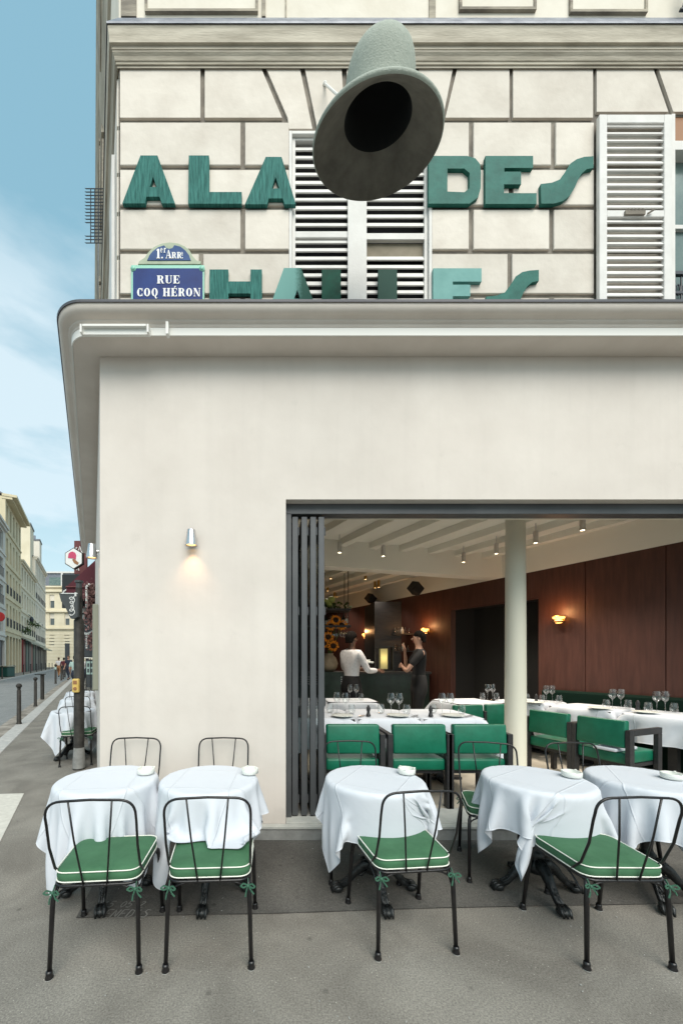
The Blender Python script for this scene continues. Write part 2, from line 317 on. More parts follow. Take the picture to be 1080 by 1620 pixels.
M['white_shirt'] = mat('white_shirt', (0.60, 0.59, 0.60), 0.8, c2=(0.72, 0.71, 0.72), scale=30, bump=0.6, bscale=18)
M['black_cloth'] = mat('black_cloth', (0.006, 0.006, 0.007), 0.85)
M['navy'] = mat('navy', (0.012, 0.018, 0.035), 0.8)
M['mint'] = mat('mint', (0.36, 0.48, 0.44), 0.8)
M['orange'] = mat('orange', (0.80, 0.22, 0.01), 0.6, c2=(0.9, 0.36, 0.02), scale=20)
M['seed'] = mat('seed', (0.03, 0.015, 0.008), 0.9)
M['leaf'] = mat('leaf', (0.035, 0.075, 0.018), 0.7, c2=(0.08, 0.13, 0.03), scale=6)
M['flower_mix'] = mat('flower_mix', (0.10, 0.035, 0.03), 0.8, c2=(0.35, 0.20, 0.19), scale=9)
M['clay'] = mat('clay', (0.20, 0.17, 0.12), 0.8, c2=(0.27, 0.23, 0.17), scale=8)
M['lime'] = mat('lime', (0.40, 0.48, 0.14), 0.5)
M['speaker'] = mat('speaker', (0.01, 0.01, 0.011), 0.6)
M['lamp_warm'] = mat('lamp_warm', (1, 0.8, 0.5), 0.5, emit=(1.0, 0.40, 0.09), es=3.0)
M['lamp_white'] = mat('lamp_white', (1, 0.9, 0.7), 0.5, emit=(1.0, 0.80, 0.50), es=10)
M['lamp_shade'] = mat('lamp_shade', (0.6, 0.56, 0.32), 0.6, emit=(0.75, 0.68, 0.30), es=0.05)
M['lamp_out'] = mat('lamp_out', (1, 0.8, 0.4), 0.5, emit=(1.0, 0.55, 0.16), es=2.5)
M['window_glass'] = mat('window_glass', (0.10, 0.15, 0.145), 0.15, c2=(0.17, 0.23, 0.21), scale=3)
M['pane_dark'] = mat('pane_dark', (0.06, 0.075, 0.08), 0.12, c2=(0.14, 0.16, 0.16), scale=0.3)
M['pane_light'] = mat('pane_light', (0.36, 0.36, 0.32), 0.3, c2=(0.22, 0.23, 0.22), scale=0.5)
M['brass'] = mat('brass', (0.45, 0.30, 0.10), 0.35, 1.0)
M['grey_green'] = mat('grey_green', (0.26, 0.26, 0.20), 0.6)
M['roof_slate'] = mat('roof_slate', (0.13, 0.14, 0.16), 0.7, c2=(0.2, 0.21, 0.23), scale=2)
M['shop_dark'] = mat('shop_dark', (0.045, 0.05, 0.055), 0.5)
M['shop_green'] = mat('shop_green', (0.01, 0.06, 0.05), 0.5)
M['shop_red'] = mat('shop_red', (0.14, 0.012, 0.015), 0.5)
for i_, (a_, b_) in enumerate((((0.44, 0.42, 0.38), (0.52, 0.50, 0.46)), ((0.44, 0.37, 0.22), (0.54, 0.46, 0.29)), ((0.50, 0.44, 0.31), (0.58, 0.52, 0.39)), ((0.54, 0.49, 0.40), (0.60, 0.55, 0.46)), ((0.53, 0.46, 0.31), (0.61, 0.54, 0.39)))):
    M['facade%d' % i_] = mat('facade_render', tuple(v * 1.05 + .10 for v in a_), 0.9, c2=tuple(v * 1.05 + .10 for v in b_), scale=0.5, detail=8)

def glass_mat(name, tintc=(1, 1, 1), mixf=0.16, rough=0.02):
    m = bpy.data.materials.new(name); m.use_nodes = True; n = m.node_tree.nodes; l = m.node_tree.links; n.remove(n['Principled BSDF'])
    t = n.new('ShaderNodeBsdfTransparent'); t.inputs['Color'].default_value = (*tintc, 1); g = n.new('ShaderNodeBsdfGlossy'); g.inputs['Roughness'].default_value = rough
    fr = n.new('ShaderNodeLayerWeight'); fr.inputs['Blend'].default_value = 0.35
    mr = n.new('ShaderNodeMapRange'); mr.inputs['To Min'].default_value = mixf * 0.35; mr.inputs['To Max'].default_value = min(1, mixf * 3.5)
    x = n.new('ShaderNodeMixShader'); l.new(fr.outputs['Facing'], mr.inputs['Value']); l.new(mr.outputs['Result'], x.inputs['Fac'])
    l.new(t.outputs[0], x.inputs[1]); l.new(g.outputs[0], x.inputs[2]); l.new(x.outputs[0], n['Material Output'].inputs['Surface'])
    return m
M['glass'] = glass_mat('drinking_glass', (0.93, 0.95, 0.95), 0.22)
M['pane'] = glass_mat('door_pane', (0.82, 0.86, 0.86), 0.10)

# louvre letter with a hand-sprayed fade is a paint pattern of the board itself
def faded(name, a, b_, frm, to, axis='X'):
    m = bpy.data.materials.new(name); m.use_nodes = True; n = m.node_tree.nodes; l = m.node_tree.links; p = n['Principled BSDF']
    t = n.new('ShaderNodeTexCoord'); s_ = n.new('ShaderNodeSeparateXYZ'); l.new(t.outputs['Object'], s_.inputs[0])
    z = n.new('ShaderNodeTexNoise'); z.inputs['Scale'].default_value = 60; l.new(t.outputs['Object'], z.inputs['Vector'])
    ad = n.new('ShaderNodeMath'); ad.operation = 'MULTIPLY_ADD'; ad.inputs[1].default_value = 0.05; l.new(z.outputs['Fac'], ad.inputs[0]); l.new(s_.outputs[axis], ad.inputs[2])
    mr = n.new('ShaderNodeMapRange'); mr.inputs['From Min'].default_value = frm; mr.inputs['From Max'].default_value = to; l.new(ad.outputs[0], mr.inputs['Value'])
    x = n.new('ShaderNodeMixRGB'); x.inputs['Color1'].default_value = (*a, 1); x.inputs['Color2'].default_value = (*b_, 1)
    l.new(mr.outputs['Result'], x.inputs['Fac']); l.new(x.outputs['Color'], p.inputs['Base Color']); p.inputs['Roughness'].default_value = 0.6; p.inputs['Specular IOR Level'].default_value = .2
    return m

# table linen: pressed fold lines run through the cloth
def linen():
    m = bpy.data.materials.new('table_linen'); m.use_nodes = True; n = m.node_tree.nodes; l = m.node_tree.links; p = n['Principled BSDF']
    p.inputs['Base Color'].default_value = (0.60, 0.625, 0.67, 1); p.inputs['Roughness'].default_value = 0.8
    uv = n.new('ShaderNodeUVMap'); s_ = n.new('ShaderNodeSeparateXYZ'); l.new(uv.outputs[0], s_.inputs[0])
    outs = []
    for ax in ('X', 'Y'):
        a = n.new('ShaderNodeMath'); a.operation = 'MULTIPLY'; a.inputs[1].default_value = 3.0; l.new(s_.outputs[ax], a.inputs[0])
        b_ = n.new('ShaderNodeMath'); b_.operation = 'PINGPONG'; b_.inputs[1].default_value = 0.5; l.new(a.outputs[0], b_.inputs[0])
        r_ = n.new('ShaderNodeMapRange'); r_.inputs['From Min'].default_value = 0.0; r_.inputs['From Max'].default_value = 0.02; r_.inputs['To Min'].default_value = 1; r_.inputs['To Max'].default_value = 0
        l.new(b_.outputs[0], r_.inputs['Value']); outs.append(r_)
    mxm = n.new('ShaderNodeMath'); mxm.operation = 'MAXIMUM'; l.new(outs[0].outputs['Result'], mxm.inputs[0]); l.new(outs[1].outputs['Result'], mxm.inputs[1])
    z = n.new('ShaderNodeTexNoise'); z.inputs['Scale'].default_value = 6; z.inputs['Detail'].default_value = 4; l.new(uv.outputs[0], z.inputs['Vector'])
    ad = n.new('ShaderNodeMath'); ad.operation = 'MULTIPLY_ADD'; ad.inputs[1].default_value = 0.55; l.new(mxm.outputs[0], ad.inputs[0]); l.new(z.outputs['Fac'], ad.inputs[2])
    bn = n.new('ShaderNodeBump'); bn.inputs['Strength'].default_value = 0.5; bn.inputs['Distance'].default_value = 0.012; l.new(ad.outputs[0], bn.inputs['Height'])
    l.new(bn.outputs['Normal'], p.inputs['Normal'])
    p.inputs['Sheen Weight'].default_value = 0.1
    return m
M['linen'] = linen()

# ================================================================== GROUND
g = MB(); g.bb(-900, 900, -60, 1500, -0.6, -0.135); struct('ground', g, M['asphalt'])
g = MB()
g.add([S(-9.2, -30, -0.118), S(-1.97, -30, -0.118), S(-1.97, 84, -0.118), S(-9.2, 84, -0.118)], [(0, 1, 2, 3)]); struct('road', g, M['road'])
g = MB(); g.add([S(-2.27, -30, -0.112), S(-1.81, -30, -0.100), S(-1.81, 84, -0.100), S(-2.27, 84, -0.112)], [(0, 1, 2, 3)]); struct('gutter', g, M['gutter'])
g = MB()
yy = -8.0
while yy < 84:
    ln = 1.0 if yy < 30 else 3.0
    g.sb(-1.80, -1.492, yy + 0.004, yy + ln - 0.004, -0.13, 0.004); yy += ln
struct('kerb', g, M['kerb'], bevel=0.008, seg=1)
g = MB(); g.sb(-1.49, 40, -30, 3.3, -0.13, 0.0)
g.sb(-1.49, 0.24, 3.3, 84, -0.13, 0.0)
pv = struct('pavement', g, M['asphalt'])
g = MB()
yy = 12.0
while yy < 84: g.sb(-7.05, -6.85, yy + 0.005, yy + 1.995, -0.13, 0.02); yy += 2
struct('kerb_opposite', g, M['kerb'])
g = MB(); g.sb(-11, -7.05, 12, 84, -0.13, 0.0); struct('pavement_opposite', g, M['asphalt'])
g = MB()
pl = [G(120, 1454), G(260, 1450), G(430, 1447), G(700, 1438), G(1080, 1431)]; pl = [(p.x, p.y) for p in pl] + [(7.0, 2.30), (7.0, 3.12), (-1.30, 3.12)]
g.add([(x, y, 0.004) for x, y in pl], [tuple(range(len(pl)))]); struct('asphalt_patch', g, M['asphalt_dark'])
g = MB()
a = G(37, 1256); g.add([S(-0.76, 2.3, .004), S(-0.775, a.y, .004), S(-1.35, a.y - 0.04, .004), S(-1.35, 2.3, .004)], [(0, 1, 2, 3)])
struct('pavement_marking', g, M['paint'])

g = MB()
for i in range(4):
    a, b = Vector((*pl[i], .006)), Vector((*pl[i + 1], .006))
    for q in range(10):
        p0, p1 = a.lerp(b, q / 10), a.lerp(b, (q + 1) / 10); w0 = random.uniform(.0005, .002); n_ = Vector((0, w0, 0)); g.add([p0 - n_, p1 - n_, p1 + n_, p0 + n_], [(0, 1, 2, 3)])
struct('asphalt_seam', g, M['black_metal'])
g = MB()
for (x, y, a, n_) in ((-.95, 5.2, 1.9, 40), (-1.0, 3.9, .1, 26)):
    p = Vector((x, y, .0062))
    for q in range(n_):
        a += random.uniform(-.5, .5); d = Vector((math.cos(a), math.sin(a), 0)) * random.uniform(.015, .04); w0 = random.uniform(.0006, .0018); nn = Vector((-d.y, d.x, 0)).normalized() * w0; g.add([p - nn, p + d - nn, p + d + nn, p + nn], [(0, 1, 2, 3)]); p = p + d; a = a * .9 + .1 * a
struct('asphalt_crack', g, M['void'])
g = MB()
for q in range(150):
    Y = random.uniform(1.45, 7.5); x = random.uniform(-.55 * Y, 1.1 * Y) if Y < 3 else S(random.uniform(-1.4, -.1), Y).x
    a = random.random() * 6; l_ = random.uniform(.003, .010); w0 = random.uniform(.002, .004); g.box((x, Y, .007), (l_, w0, .002), rz=a)
o = g.build('litter_specks', M['pad'], None); tag(o, 'tiny pale bits of litter and grit scattered over the pavement', 'litter', kind='stuff')
# scratched lettering on the patch
GL = {'1': [[(0.1, .8), (.3, 1), (.3, 0)]], '5': [[(.55, 1), (.1, 1), (.08, .55), (.4, .6), (.55, .35), (.4, .02), (.05, .08)]],
      '0': [[(.3, 1), (.08, .7), (.08, .3), (.3, 0), (.5, .3), (.5, .7), (.3, 1)]], '2': [[(.08, .8), (.3, 1), (.52, .78), (.1, .05), (.55, 0)]],
      'E': [[(.55, 1), (.08, 1), (.05, 0), (.55, 0)], [(.07, .5), (.45, .52)]], 'N': [[(.05, 0), (.08, 1), (.5, 0), (.52, 1)]],
      'D': [[(.06, 0), (.08, 1), (.45, .85), (.52, .3), (.3, .02), (.06, 0)]], 'I': [[(.25, 0), (.27, 1)]], 'S': [[(.52, .92), (.2, 1), (.08, .75), (.5, .35), (.4, .02), (.05, .08)]], ' ': []}
def scratch(text, x, y, hgt, mb, wd=0.0035, adv=0.72, slant=0.25):
    for ch in text:
        for st in GL[ch]:
            for i in range(len(st) - 1):
                a = Vector((x + (st[i][0] + slant * st[i][1]) * hgt, y + st[i][1] * hgt * 1.1, 0.008)); b = Vector((x + (st[i + 1][0] + slant * st[i + 1][1]) * hgt, y + st[i + 1][1] * hgt * 1.1, 0.008))
                d = (b - a); n_ = Vector((-d.y, d.x, 0)).normalized() * wd * random.uniform(0.7, 1.2)
                mb.add([a - n_, b - n_, b + n_, a + n_], [(0, 1, 2, 3)])
        x += hgt * adv
g = MB(); a = G(158, 1438); scratch('15 05 2', a.x, a.y, 0.052, g); a = G(160, 1454); scratch('ENEDIS', a.x, a.y, 0.062, g)
o = g.build('chalk_lettering', M['chalk']); tag(o, 'pale scratched utility lettering 15 05 2 ENEDIS on the dark asphalt patch', 'ground lettering', kind='structure')

# ================================================================== CORNER BUILDING
WF = 3.16; CU = 0.059; CX = CU - K * WF                    # plaster front and its corner
UF = 3.40; UU = 0.236; UX = UU - K * UF                    # stone upper front and its corner
FZ = 0.13
B = thing('corner_building', 'cream corner building with smooth plaster ground floor, wide open restaurant front and rusticated stone above', 'building', (CX, WF, 0), world=True)
XL, XR = 0.118, 5.4                                        # opening
ZT = 2.866
g = MB()
def sheared(mb, x0, x1a, y0, y1, z0, z1, leftshear=False):
    xa = x0 - K * (y1 - y0) if leftshear else x0
    vs = [(x0, y0, z), ] if 0 else [Vector((x0, y0, z0)), Vector((x1a, y0, z0)), Vector((x1a, y1, z0)), Vector((xa, y1, z0)), Vector((x0, y0, z1)), Vector((x1a, y0, z1)), Vector((x1a, y1, z1)), Vector((xa, y1, z1))]
    mb.add(vs, [(3, 2, 1, 0), (4, 5, 6, 7), (0, 1, 5, 4), (1, 2, 6, 5), (2, 3, 7, 6), (3, 0, 4, 7)])
# front wall, one skin with an opening; thickness .22; side wall continues it
z0, z1 = 0.0, 4.12
xin = CX + 0.25 - K * 0.22
T = 0.22
vs = [(CX, WF, z0), (XL, WF, z0), (XL, WF, ZT), (XR, WF, ZT), (XR, WF, z0), (9, WF, z0), (9, WF, z1), (CX, WF, z1)]
yb = WF + T
inn = [(CX + .3, yb, z0), (XL, yb, z0), (XL, yb, ZT), (XR, yb, ZT), (XR, yb, z0), (9, yb, z0), (9, yb, z1), (CX + .3, yb, z1)]
far0, far1 = S(CU, 12, z0), S(CU, 12, z1)
g.add(vs + inn + [far0, far1, far0 + Vector((.3, 0, 0)), far1 + Vector((.3, 0, 0))],
      [(0, 1, 2, 7), (7, 2, 3, 6), (3, 4, 5, 6), (8, 15, 10, 9), (15, 14, 11, 10), (11, 14, 13, 12), (1, 9, 10, 2), (2, 10, 11, 3), (3, 11, 12, 4),
       (0, 7, 17, 16), (8, 18, 19, 15), (16, 17, 19, 18), (7, 6, 14, 15), (7, 15, 19, 17)])
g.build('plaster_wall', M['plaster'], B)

# modern cornice swept round the corner: (distance out, height)
def sweep(prof, corner, yfar, rounded=True, xr=9.0, seg=10, sharp_fix=False):
    mb = MB(); n = len(prof); st = []
    cx, cy = corner
    st.append([Vector((xr, cy - d, z)) for d, z in prof])
    if rounded:
        a0, a1 = -PI / 2, -(PI - 0) + (-PI / 2 + PI / 2)
        ang0 = math.atan2(-1, 0); ang1 = math.atan2(NV.y, NV.x)
        if ang1 > 0: ang1 -= 2 * PI
        for i in range(seg + 1):
            t = ang0 + (ang1 - ang0) * i / seg
            st.append([Vector((cx + math.cos(t) * d, cy + math.sin(t) * d, z)) for d, z in prof])
    else:
        c_ = math.sqrt(1 + K * K)
        st.append([Vector(((cx + K * cy) - c_ * d - K * (cy - d), cy - d, z)) for d, z in prof])
    u0 = cx + K * cy; c_ = math.sqrt(1 + K * K)
    st.append([S(u0 - c_ * d, yfar, z) for d, z in prof])
    vs = [p for s_ in st for p in s_]
    fs = [(i * n + k, i * n + k + 1, (i + 1) * n + k + 1, (i + 1) * n + k) for i in range(len(st) - 1) for k in range(n - 1)]
    fs.append(tuple(range(n))); fs.append(tuple((len(st) - 1) * n + k for k in range(n)))
    return mb.add(vs, fs)
prof = [(0.0, 4.075), (0.19, 4.07), (0.202, 4.075), (0.205, 4.135), (0.212, 4.14), (0.216, 4.155), (0.232, 4.165), (0.236, 4.178), (0.250, 4.182), (0.262, 4.186)]
for i in range(7):
    t = i / 6 * PI / 2
    prof.append((0.262 + 0.045 * math.sin(t), 4.186 + 0.055 * (1 - math.cos(t))))
prof += [(0.308, 4.245), (0.0, 4.26)]
sweep(prof, (CX, WF), 9.3).build('plaster_cornice', M['cornice_plaster'], B, smooth=True, auto=35)
sweep([(0.203, 4.072), (0.212, 4.072), (0.212, 4.132), (0.203, 4.132)], (CX, WF), 9.3).build('cornice_band', M['white_trim'], B)
sweep([(0.29, 4.247), (0.316, 4.238), (0.318, 4.256), (-0.02, 4.272)], (CX, WF), 9.3).build('metal_edge', M['edge'], B)
# flat roof of the ground floor up to the stone wall
g = MB(); g.add([Vector((CX - .0, WF, 4.262)), Vector((9, WF, 4.262)), Vector((9, UF + .05, 4.262)), Vector((UX, UF + .05, 4.262)), S(UU + .1, 9.3, 4.262), S(CU, 9.3, 4.262)], [(0, 1, 2, 3, 4, 5)])
g.build('ledge_roof', M['zinc'], B)
# little bracket and covered light strip on the band
g = MB(); a = P(132, 523, WF - .232); b = P(234, 523, WF - .232); g.bb(a.x, b.x, WF - .236, WF - .213, a.z - .032, a.z + .026); g.bb(a.x + .006, b.x - .006, WF - .262, WF - .236, a.z + .012, a.z + .028)
g.bb(b.x, b.x + .014, WF - .262, WF - .213, a.z - .034, a.z + .028); g.bb(a.x - .014, a.x, WF - .262, WF - .213, a.z - .034, a.z + .028)
g.build('light_strip', M['white_trim'], B)
g = MB(); a = P(265, 521, WF - .24); g.bb(a.x - .010, a.x + .010, WF - .256, WF - .213, a.z - .045, a.z + .05); g.build('bracket', M['white_trim'], B)

# side post / shutter housing just round the corner
g = MB(); g.sb(-0.005, 0.06, 3.95, 4.25, 1.18, 2.1); g.build('shutter_housing', M['grey_green'], B, bevel=0.012)
# step
g = MB(); g.bb(-1.2, 7.0, 3.103, WF + .02, 0.0, 0.095); g.build('step_riser', M['concrete'], B, bevel=0.004, seg=1)
g = MB(); g.bb(-1.2, 7.0, 3.095, WF - .004, 0.095, 0.118); g.bb(XL + .003, XR - .003, WF - .004, 3.46, 0.06, FZ + .0); g.build('threshold', M['step_stone'], B, bevel=0.003, seg=1)

# upper stone wall: recessed joint face with proud blocks
def W(px): return (px - X0) * UF / F
def WZ(py): return H + (Y0 - py) * UF / F
winC = (W(457), W(683), WZ(700), WZ(207)); winR = (W(1062), W(1300), WZ(700), WZ(180))
JY = UF + 0.016
g = MB()
def wallface(mb, x0, x1, zb, zt, holes, y, yb_):
    xs = sorted(set([x0, x1] + [h for q in holes for h in q[:2]])); zs = sorted(set([zb, zt] + [h for q in holes for h in q[2:]]))
    for i in range(len(xs) - 1):
        for j in range(len(zs) - 1):
            cx, cz = (xs[i] + xs[i + 1]) / 2, (zs[j] + zs[j + 1]) / 2
            if any(q[0] < cx < q[1] and q[2] < cz < q[3] for q in holes): continue
            mb.add([(xs[i], y, zs[j]), (xs[i + 1], y, zs[j]), (xs[i + 1], y, zs[j + 1]), (xs[i], y, zs[j + 1])], [(0, 1, 2, 3)])
    for q in holes:
        a, b, c, d = q
        mb.add([(a, y, c), (b, y, c), (b, y, d), (a, y, d), (a, yb_, c), (b, yb_, c), (b, yb_, d), (a, yb_, d)], [(0, 1, 5, 4), (1, 2, 6, 5), (2, 3, 7, 6), (3, 0, 4, 7)])
wallface(g, UX + .004, 9, 4.2, WZ(104), [winC, winR], JY, UF + .16)
g.build('stone_joint', M['joint'], B)
# plain upper storeys and the long side wall
up_hole = [(W(1062), W(1300), WZ(-700), WZ(-30)), (W(430), W(700), WZ(-700), WZ(-60)), (W(1062), W(1300), WZ(-1400), WZ(-820)), (W(430), W(700), WZ(-1400), WZ(-820))]
for q in range(len(up_hole)): a, b, c, d = up_hole[q]; up_hole[q] = (a, b, min(c, d), max(c, d))
g = MB(); wallface(g, UX, 9, WZ(100), 18.0, up_hole, UF, UF + .2)
g.add([S(UU, UF, 4.2), S(UU, 30, 4.2), S(UU, 30, 18), S(UU, UF, 18)], [(0, 1, 2, 3)])
g.add([S(UU, 9.3, 0), S(UU, 30, 0), S(UU, 30, 4.3), S(UU, 9.3, 4.3)], [(0, 1, 2, 3)])
g.add([S(UU, 30, 0), S(UU + 9, 30, 0), S(UU + 9, 30, 18), S(UU, 30, 18)], [(0, 1, 2, 3)])
g.add([S(UU, UF, 18), Vector((9, UF, 18)), Vector((9, 30, 18)), S(UU, 30, 18)], [(0, 1, 2, 3)])
g.add([Vector((9, UF, 0)), Vector((9, 30, 0)), Vector((9, 30, 18)), Vector((9, UF, 18))], [(0, 1, 2, 3)])
g.build('upper_wall', M['stone'], B)
for q in up_hole:
    g = MB(); g.bb(q[0] - .01, q[1] + .01, UF + .15, UF + .19, q[2] - .01, q[3] + .01); g.build('window', M['window_glass'], B)
# stone blocks (photo positions of the joints), each course
J = 4.0
def block(mb, xa, xb, ya, yb2, b=0.008):      # px rectangle
    mb.cbox(W(xa), W(xb), UF - 0.004, UF + .05, WZ(yb2), WZ(ya), b * .6)
g = MB()
courses = [(108, 190), (190, 265), (265, 328), (328, 398), (398, 468), (468, 540), (540, 612)]
left = [[], [384], [318], [384], [318], [384], [318]]
right = [[], [745, 875], [808], [745, 872], [806], [745, 872], [806]]
for ci, (ya, yb2) in enumerate(courses):
    y_a, y_b = ya + (0 if ci == 0 else 3.6), yb2 - 3.6
    if ci == 0:
        def vous(pts):                      # polygonal blocks with slanted joints
            g.prism([(W(x), WZ(y)) for x, y in pts], lambda a, b_, d: Vector((a, d, b_)), UF - .004, UF + .05)
        vous([(190, y_a), (317, y_a), (317, y_b), (190, y_b)])
        vous([(324, y_a), (413, y_a), (446, y_b), (324, y_b)])
        vous([(421, y_a), (474, y_a), (494, 204), (457, 204), (455, y_b)])
        vous([(482, y_a), (540, y_a), (546, 204), (502, 204)])
        vous([(548, y_a), (600, y_a), (600, 204), (553, 204)]); vous([(606, y_a), (655, y_a), (650, 204), (606, 204)])
        vous([(662, y_a), (716, y_a), (700, y_b), (683, y_b), (683, 204), (657, 204)])
        vous([(723, y_a), (805, y_a), (805, y_b), (704, y_b)])
        vous([(811, y_a), (937, y_a), (937, y_b), (811, y_b)])
        vous([(943, y_a), (1032, y_a), (1056, 177), (943, 177)])
        vous([(1040, y_a), (1110, y_a), (1120, 177), (1064, 177)]); vous([(1118, y_a), (1180, y_a), (1180, 177), (1128, 177)])
        vous([(1190, y_a), (1400, y_a), (1400, y_b), (1190, y_b)]); vous([(1408, y_a), (1700, y_a), (1700, y_b), (1408, y_b)])
    else:
        xs = [190] + left[ci] + [457]
        for i in range(len(xs) - 1): block(g, xs[i] + (3.6 if i else 0), xs[i + 1] - (3.6 if i < len(xs) - 2 else 0), y_a, y_b)
        xs = [683] + right[ci] + [939]
        for i in range(len(xs) - 1): block(g, xs[i] + (3.6 if i else 0), xs[i + 1] - (3.6 if i < len(xs) - 2 else 0), y_a, y_b)
        block(g, 945, 1061, y_a, y_b); xs = [1301, 1420, 1560, 1690]
        for i in range(3): block(g, xs[i] + 3, xs[i + 1] - 3, y_a, y_b)
# side face courses
for ci, (ya, yb2) in enumerate(courses):
    s0 = UF + .03
    while s0 < 12:
        s1 = s0 + (0.9 if ci % 2 else 0.7)
        g.sb(UU - .014, UU + .02, s0 + .02, s1 - .02, WZ(yb2 - 3.5), WZ(ya + 3.5)); s0 = s1
g.build('stone_blocks', M['stone_block'], B)
# stone string cornice
def cz(py, d): return H + (Y0 - py) * (UF - d) / F
prof = [(0.0, cz(108, 0)), (.016, cz(107, .016)), (.018, cz(103, .018)), (.026, cz(101, .026)), (.028, cz(97, .028)), (.034, cz(95, .034)),
        (.042, cz(88, .042)), (.056, cz(81, .056)), (.058, cz(78, .058)), (.062, cz(77, .062)), (.062, cz(72, .062)), (.074, cz(68, .074)), (.082, cz(66, .082)),
        (.084, cz(56, .084)), (.092, cz(44, .092)), (.0966, cz(40, .0966)), (.0966, cz(38, .0966)), (0.0, cz(36, .0) + .03)]
sweep(prof, (UX, UF), 30, rounded=False).build('stone_cornice', M['cornice_stone'], B)
sweep([(.090, cz(37.5, .09)), (.106, cz(37.5, .1)), (.106, cz(34.5, .1)), (-.0, cz(34, .0) + .04)], (UX, UF), 30, rounded=False).build('zinc_flashing', M['zinc'], B)
for zc, dd in ((10.4, .10), (13.6, .12), (17.8, .142)):
    sweep([(0, zc - .35), (dd * .4, zc - .33), (dd * .5, zc - .2), (dd * .8, zc - .12), (dd, zc - .08), (dd, zc), (0, zc + .02)], (UX, UF), 30, rounded=False).build('upper_cornice', M['cornice_stone'], B)
# panel mouldings under the first-floor sills, corner strip
g = MB()
def panel(xa, xb, yt, yb2):
    for (a, b, c, d) in ((xa, xb, yb2 - 4, yb2), (xa, xa + 4, yt, yb2 - 4), (xb - 4, xb, yt, yb2 - 4), (xa, xb, yt - 4, yt)):
        g.bb(W(a), W(b), UF - .022, UF + .001, WZ(d), WZ(c))
for xa, xb, yb2 in ((230, 408, 23), (725, 846, 20), (899, 1021, 24)): panel(xa, xb, -60, yb2)
g.bb(W(192), W(216), UF - .012, UF + .001, WZ(28), WZ(-600)); g.bb(W(414), W(420), UF - .012, UF + .001, WZ(28), WZ(-600)); g.bb(W(451), W(453), UF - .01, UF + .001, WZ(32), WZ(-200)); g.bb(W(678), W(688), UF - .012, UF + .001, WZ(32), WZ(-600))
g.build('wall_panel', M['grime'], B)
g = MB(); g.bb(W(232), W(406), UF - .012, UF - .0, WZ(18), WZ(-56)); g.bb(W(727), W(844), UF - .012, UF - .0, WZ(15), WZ(-56)); g.bb(W(901), W(1019), UF - .012, UF - .0, WZ(19), WZ(-56)); g.build('panel_field', M['stone'], B)
# iron window guard at the top right
g = MB()
for i in range(7): 
    xx = W(1067) + i * .05; g.tube([(xx, UF - .06, WZ(32)), (xx + .02, UF - .10, WZ(10)), (xx, UF - .07, WZ(-60))], .007, 6)
g.tube([(W(1064), UF - .06, WZ(33)), (W(1064) + .4, UF - .06, WZ(33))], .012, 6); g.tube([(W(1064), UF - .07, WZ(4)), (W(1064) + .4, UF - .07, WZ(4))], .010, 6)
for i in range(6): g.tube([(W(1067) + i * .05 + .025 + .018 * math.cos(t), UF - .08, WZ(18) + .03 * math.sin(t)) for t in np.linspace(0, 2 * PI, 10)], .006, 5)
g.build('window_guard', M['iron'], B)

# windows and shutters of the first row
def louvre_leaf(x0, x1, zb, zt, y, name, parent, st=.05, midz=None, rails=(.09, .09), slat=.052, broken=None, sh=.046, tlt=-38, mh=.030):
    leaf = MB()
    leaf.bb(x0, x0 + st, y, y + .035, zb, zt); leaf.bb(x1 - st, x1, y, y + .035, zb, zt)
    leaf.bb(x0 + st, x1 - st, y + .001, y + .034, zt - rails[1], zt); leaf.bb(x0 + st, x1 - st, y + .001, y + .034, zb, zb + rails[0])
    if midz: leaf.bb(x0 + st, x1 - st, y + .001, y + .034, midz - mh, midz + mh)
    o_ = leaf.build(name, M['shutter'], parent, bevel=0.003, seg=1)
    sl = MB(); z = zb + rails[0] + .02
    while z < zt - rails[1] - .01:
        if not (midz and abs(z - midz) < mh + .018) and not (broken and abs(z - broken) < .045):
            w_ = random.uniform(-.002, .002); rt = Matrix.Rotation(R(tlt + random.uniform(-3, 3)), 4, 'X') @ Matrix.Rotation(w_, 4, 'Y')
            sl.box(((x0 + x1) / 2, y + .018, z), (x1 - x0 - 2 * st + .004, .010, sh), M=rt)
        z += slat
    sl.build('louvre', M['shutter'], o_)
    return o_
wc = MB(); wc.bb(winC[0] - .0, winC[0] + .028, UF - .006, UF + .10, winC[2], winC[3]); wc.bb(winC[1] - .028, winC[1], UF - .006, UF + .10, winC[2], winC[3]); wc.bb(winC[0] + .028, winC[1] - .028, UF - .005, UF + .10, winC[3] - .03, winC[3])
wo = wc.build('window', M['shutter'], B, bevel=.003, seg=1)
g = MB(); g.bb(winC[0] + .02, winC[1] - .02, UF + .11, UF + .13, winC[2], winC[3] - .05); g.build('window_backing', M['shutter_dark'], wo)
xm = W(565)
g = MB(); g.bb(xm + .09, winC[1] - .05, UF + .058, UF + .07, WZ(400), WZ(374)); g.build('grey_board', M['clay'], wo)
louvre_leaf(winC[0] + .030, xm - .002, winC[2] + .01, winC[3] - .032, UF + .02, 'shutter', wo, st=.030, rails=(.06, .02), midz=WZ(366), slat=.0775, sh=.050, tlt=-20)
louvre_leaf(xm + .002, winC[1] - .030, winC[2] + .01, winC[3] - .032, UF + .02, 'shutter', wo, st=.030, rails=(.06, .02), midz=WZ(369), broken=WZ(387), slat=.0775, sh=.050, tlt=-20)
g = MB(); g.bb(xm - .085, xm + .088, UF + .006, UF + .0195, winC[2] + .01, winC[3] - .06); g.build('meeting_stile', M['shutter'], wo, bevel=.002, seg=1)
